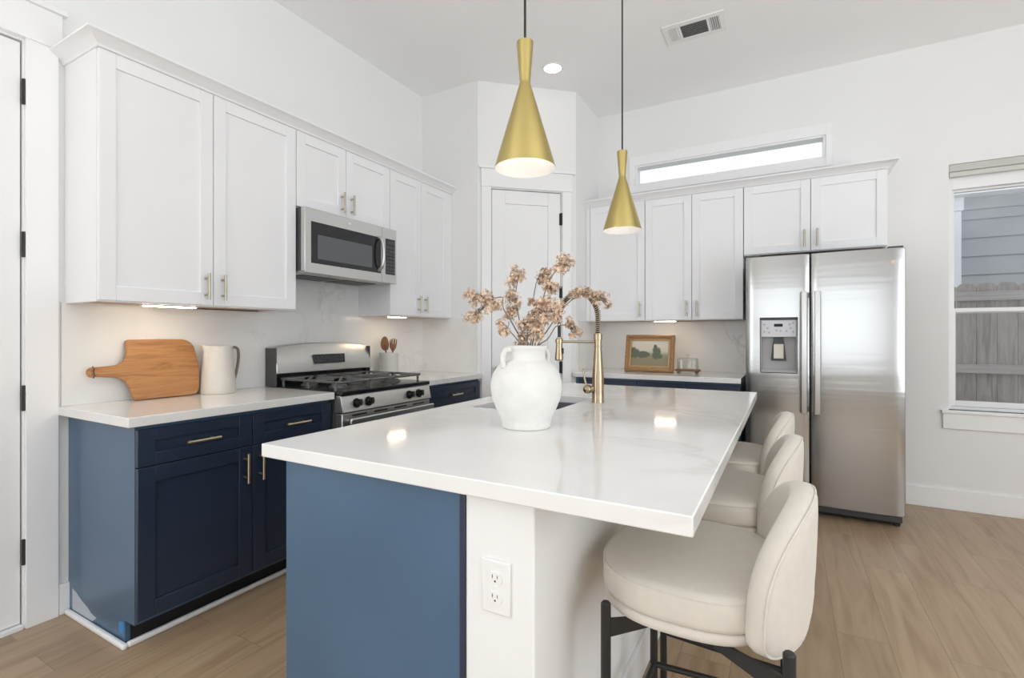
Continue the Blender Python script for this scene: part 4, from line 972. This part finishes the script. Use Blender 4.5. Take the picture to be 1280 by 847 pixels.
mb = MB(); mb.add([(FW / 2 - .03, .006, .02), (FW / 2 + .03, .006, .02), (FW / 2 + .03, .006, .24), (FW / 2 - .03, .006, .24), (FW / 2 - .03, .125, .030), (FW / 2 + .03, .125, .030), (FW / 2 + .03, .0100, .24), (FW / 2 - .03, .0100, .24)], [(0, 1, 2, 3), (4, 7, 6, 5), (0, 4, 5, 1), (2, 6, 7, 3), (0, 3, 7, 4), (1, 5, 6, 2)])
mb.build('easel_back', boardw, pf)
# footed tray with glass dome
ty = tag(empty('footed_tray', (-.712, 4.27, ZT)), 'small brown wooden footed tray beside the framed painting', 'tray')
mb = MB(); mb.prism(superell(40, .098, .07, 4.5), lambda a, b, k: (a, b, .016 + .014 * k)); mb.build('tray_top', trayw, ty, bevel=.003)
for x in (-.07, .07):
    for y in (-.045, .045):
        mb = MB(); mb.sphere((x, y, .0085), .0085, 8); mb.build('foot', trayw, ty)
gd = tag(empty('glass_cloche', (-.712, 4.27, ZT + .0305)), 'clear glass butter cloche covering the brown footed tray', 'glass dome')
mb = MB(); so_ = superell(40, .084, .056, 4.5)
lv_o = [(0, 1.0), (.075, .985), (.088, .955), (.094, .88), (.096, .5), (.096, .1)]; lv_i = [(.0925, .1), (.0925, .5), (.090, .85), (.085, .92), (.073, .948), (.0, .955)]
cushion(mb, so_, lv_o + lv_i); mb.f = mb.f[:-2]; mb.mi = mb.mi[:-2]
mm = len(so_); mb.add([], []); mb.f += [tuple(11 * mm + j for j in ()) or (0, 1, mm * 11 + 1, mm * 11)]; mb.mi += [0]
mb.f = mb.f[:-1]; mb.mi = mb.mi[:-1]
for j in range(mm): mb.f.append((j, (j + 1) % mm, 11 * mm + (j + 1) % mm, 11 * mm + j)); mb.mi.append(0)
mb.build('dome', clear, gd, angle=40)
mb = MB(); mb.lathe([(.006, .0955), (.007, .104), (.013, .109), (.015, .116), (.012, .123), (.001, .126)], n=20); mb.build('knob', clear, gd)

# ================================================================== OUTSIDE THE WINDOW
struct(B('ground', soil, None, (-6, 12, BWALL + .16, 16, -.45, -.35), bevel=0))
fn = tag(empty('wooden_fence', (2.2, 6.2, -.35)), 'weathered grey dog-eared wooden fence outside the window', 'fence')
rnd2 = random.Random(3)
zt0 = 2.06
px = []
x = -2.2
i = 0
while x < 3.6:
    wdt = .138; jit = rnd2.uniform(-.010, .010)
    mb = MB(); ot_ = [(0, .0), (wdt, .0), (wdt, zt0 + jit - .03), (wdt - .028, zt0 + jit), (.028, zt0 + jit), (0, zt0 + jit - .03)]
    y = rnd2.uniform(-.002, .002)
    mb.prism([(a + x, b) for a, b in ot_], lambda a, b, k: (a, y + .016 * k, b))
    o = mb.build('picket', fence_m, fn, smooth=False); px.append(o)
    x += wdt + rnd2.uniform(.003, .006); i += 1
for z in (.45, 1.22, 1.90): B('rail', rail_m, fn, (-2.2, 3.6, -.045, -.004, z, z + .085), bevel=.003)
hs = tag(empty('neighbour_house', (4.0, 8.4, -.35)), 'grey lap-sided house with white trim beyond the fence', 'house')
B('corner_post', extw, hs, (-2.17, -2.05, -.12, .0, 0, 3.16), (-2.19, -2.03, -.14, .0, 3.16, 3.33), bevel=.006)
B('frieze_board', siding, hs, (-2.03, 4, -.04, .0, 3.18, 3.33), bevel=.004)
B('eave', extw, hs, (-2.6, 4.3, -.30, .2, 3.33, 3.47), (-2.7, 4.4, -.40, .2, 3.47, 3.66), bevel=.006)
mb = MB()
for k in range(14):
    z = k * .235
    mb.add([(-2.06, 0, z), (4, 0, z), (4, -.022, z), (-2.06, -.022, z), (-2.06, 0, z + .235), (4, 0, z + .235), (4, -.004, z + .235), (-2.06, -.004, z + .235)], [(0, 1, 2, 3), (7, 6, 5, 4), (3, 2, 6, 7), (0, 4, 5, 1), (0, 3, 7, 4), (1, 5, 6, 2)])
mb.box(-2.06, 4, 0, .2, 0, 3.33)
mb.build('siding', siding, hs, smooth=False)
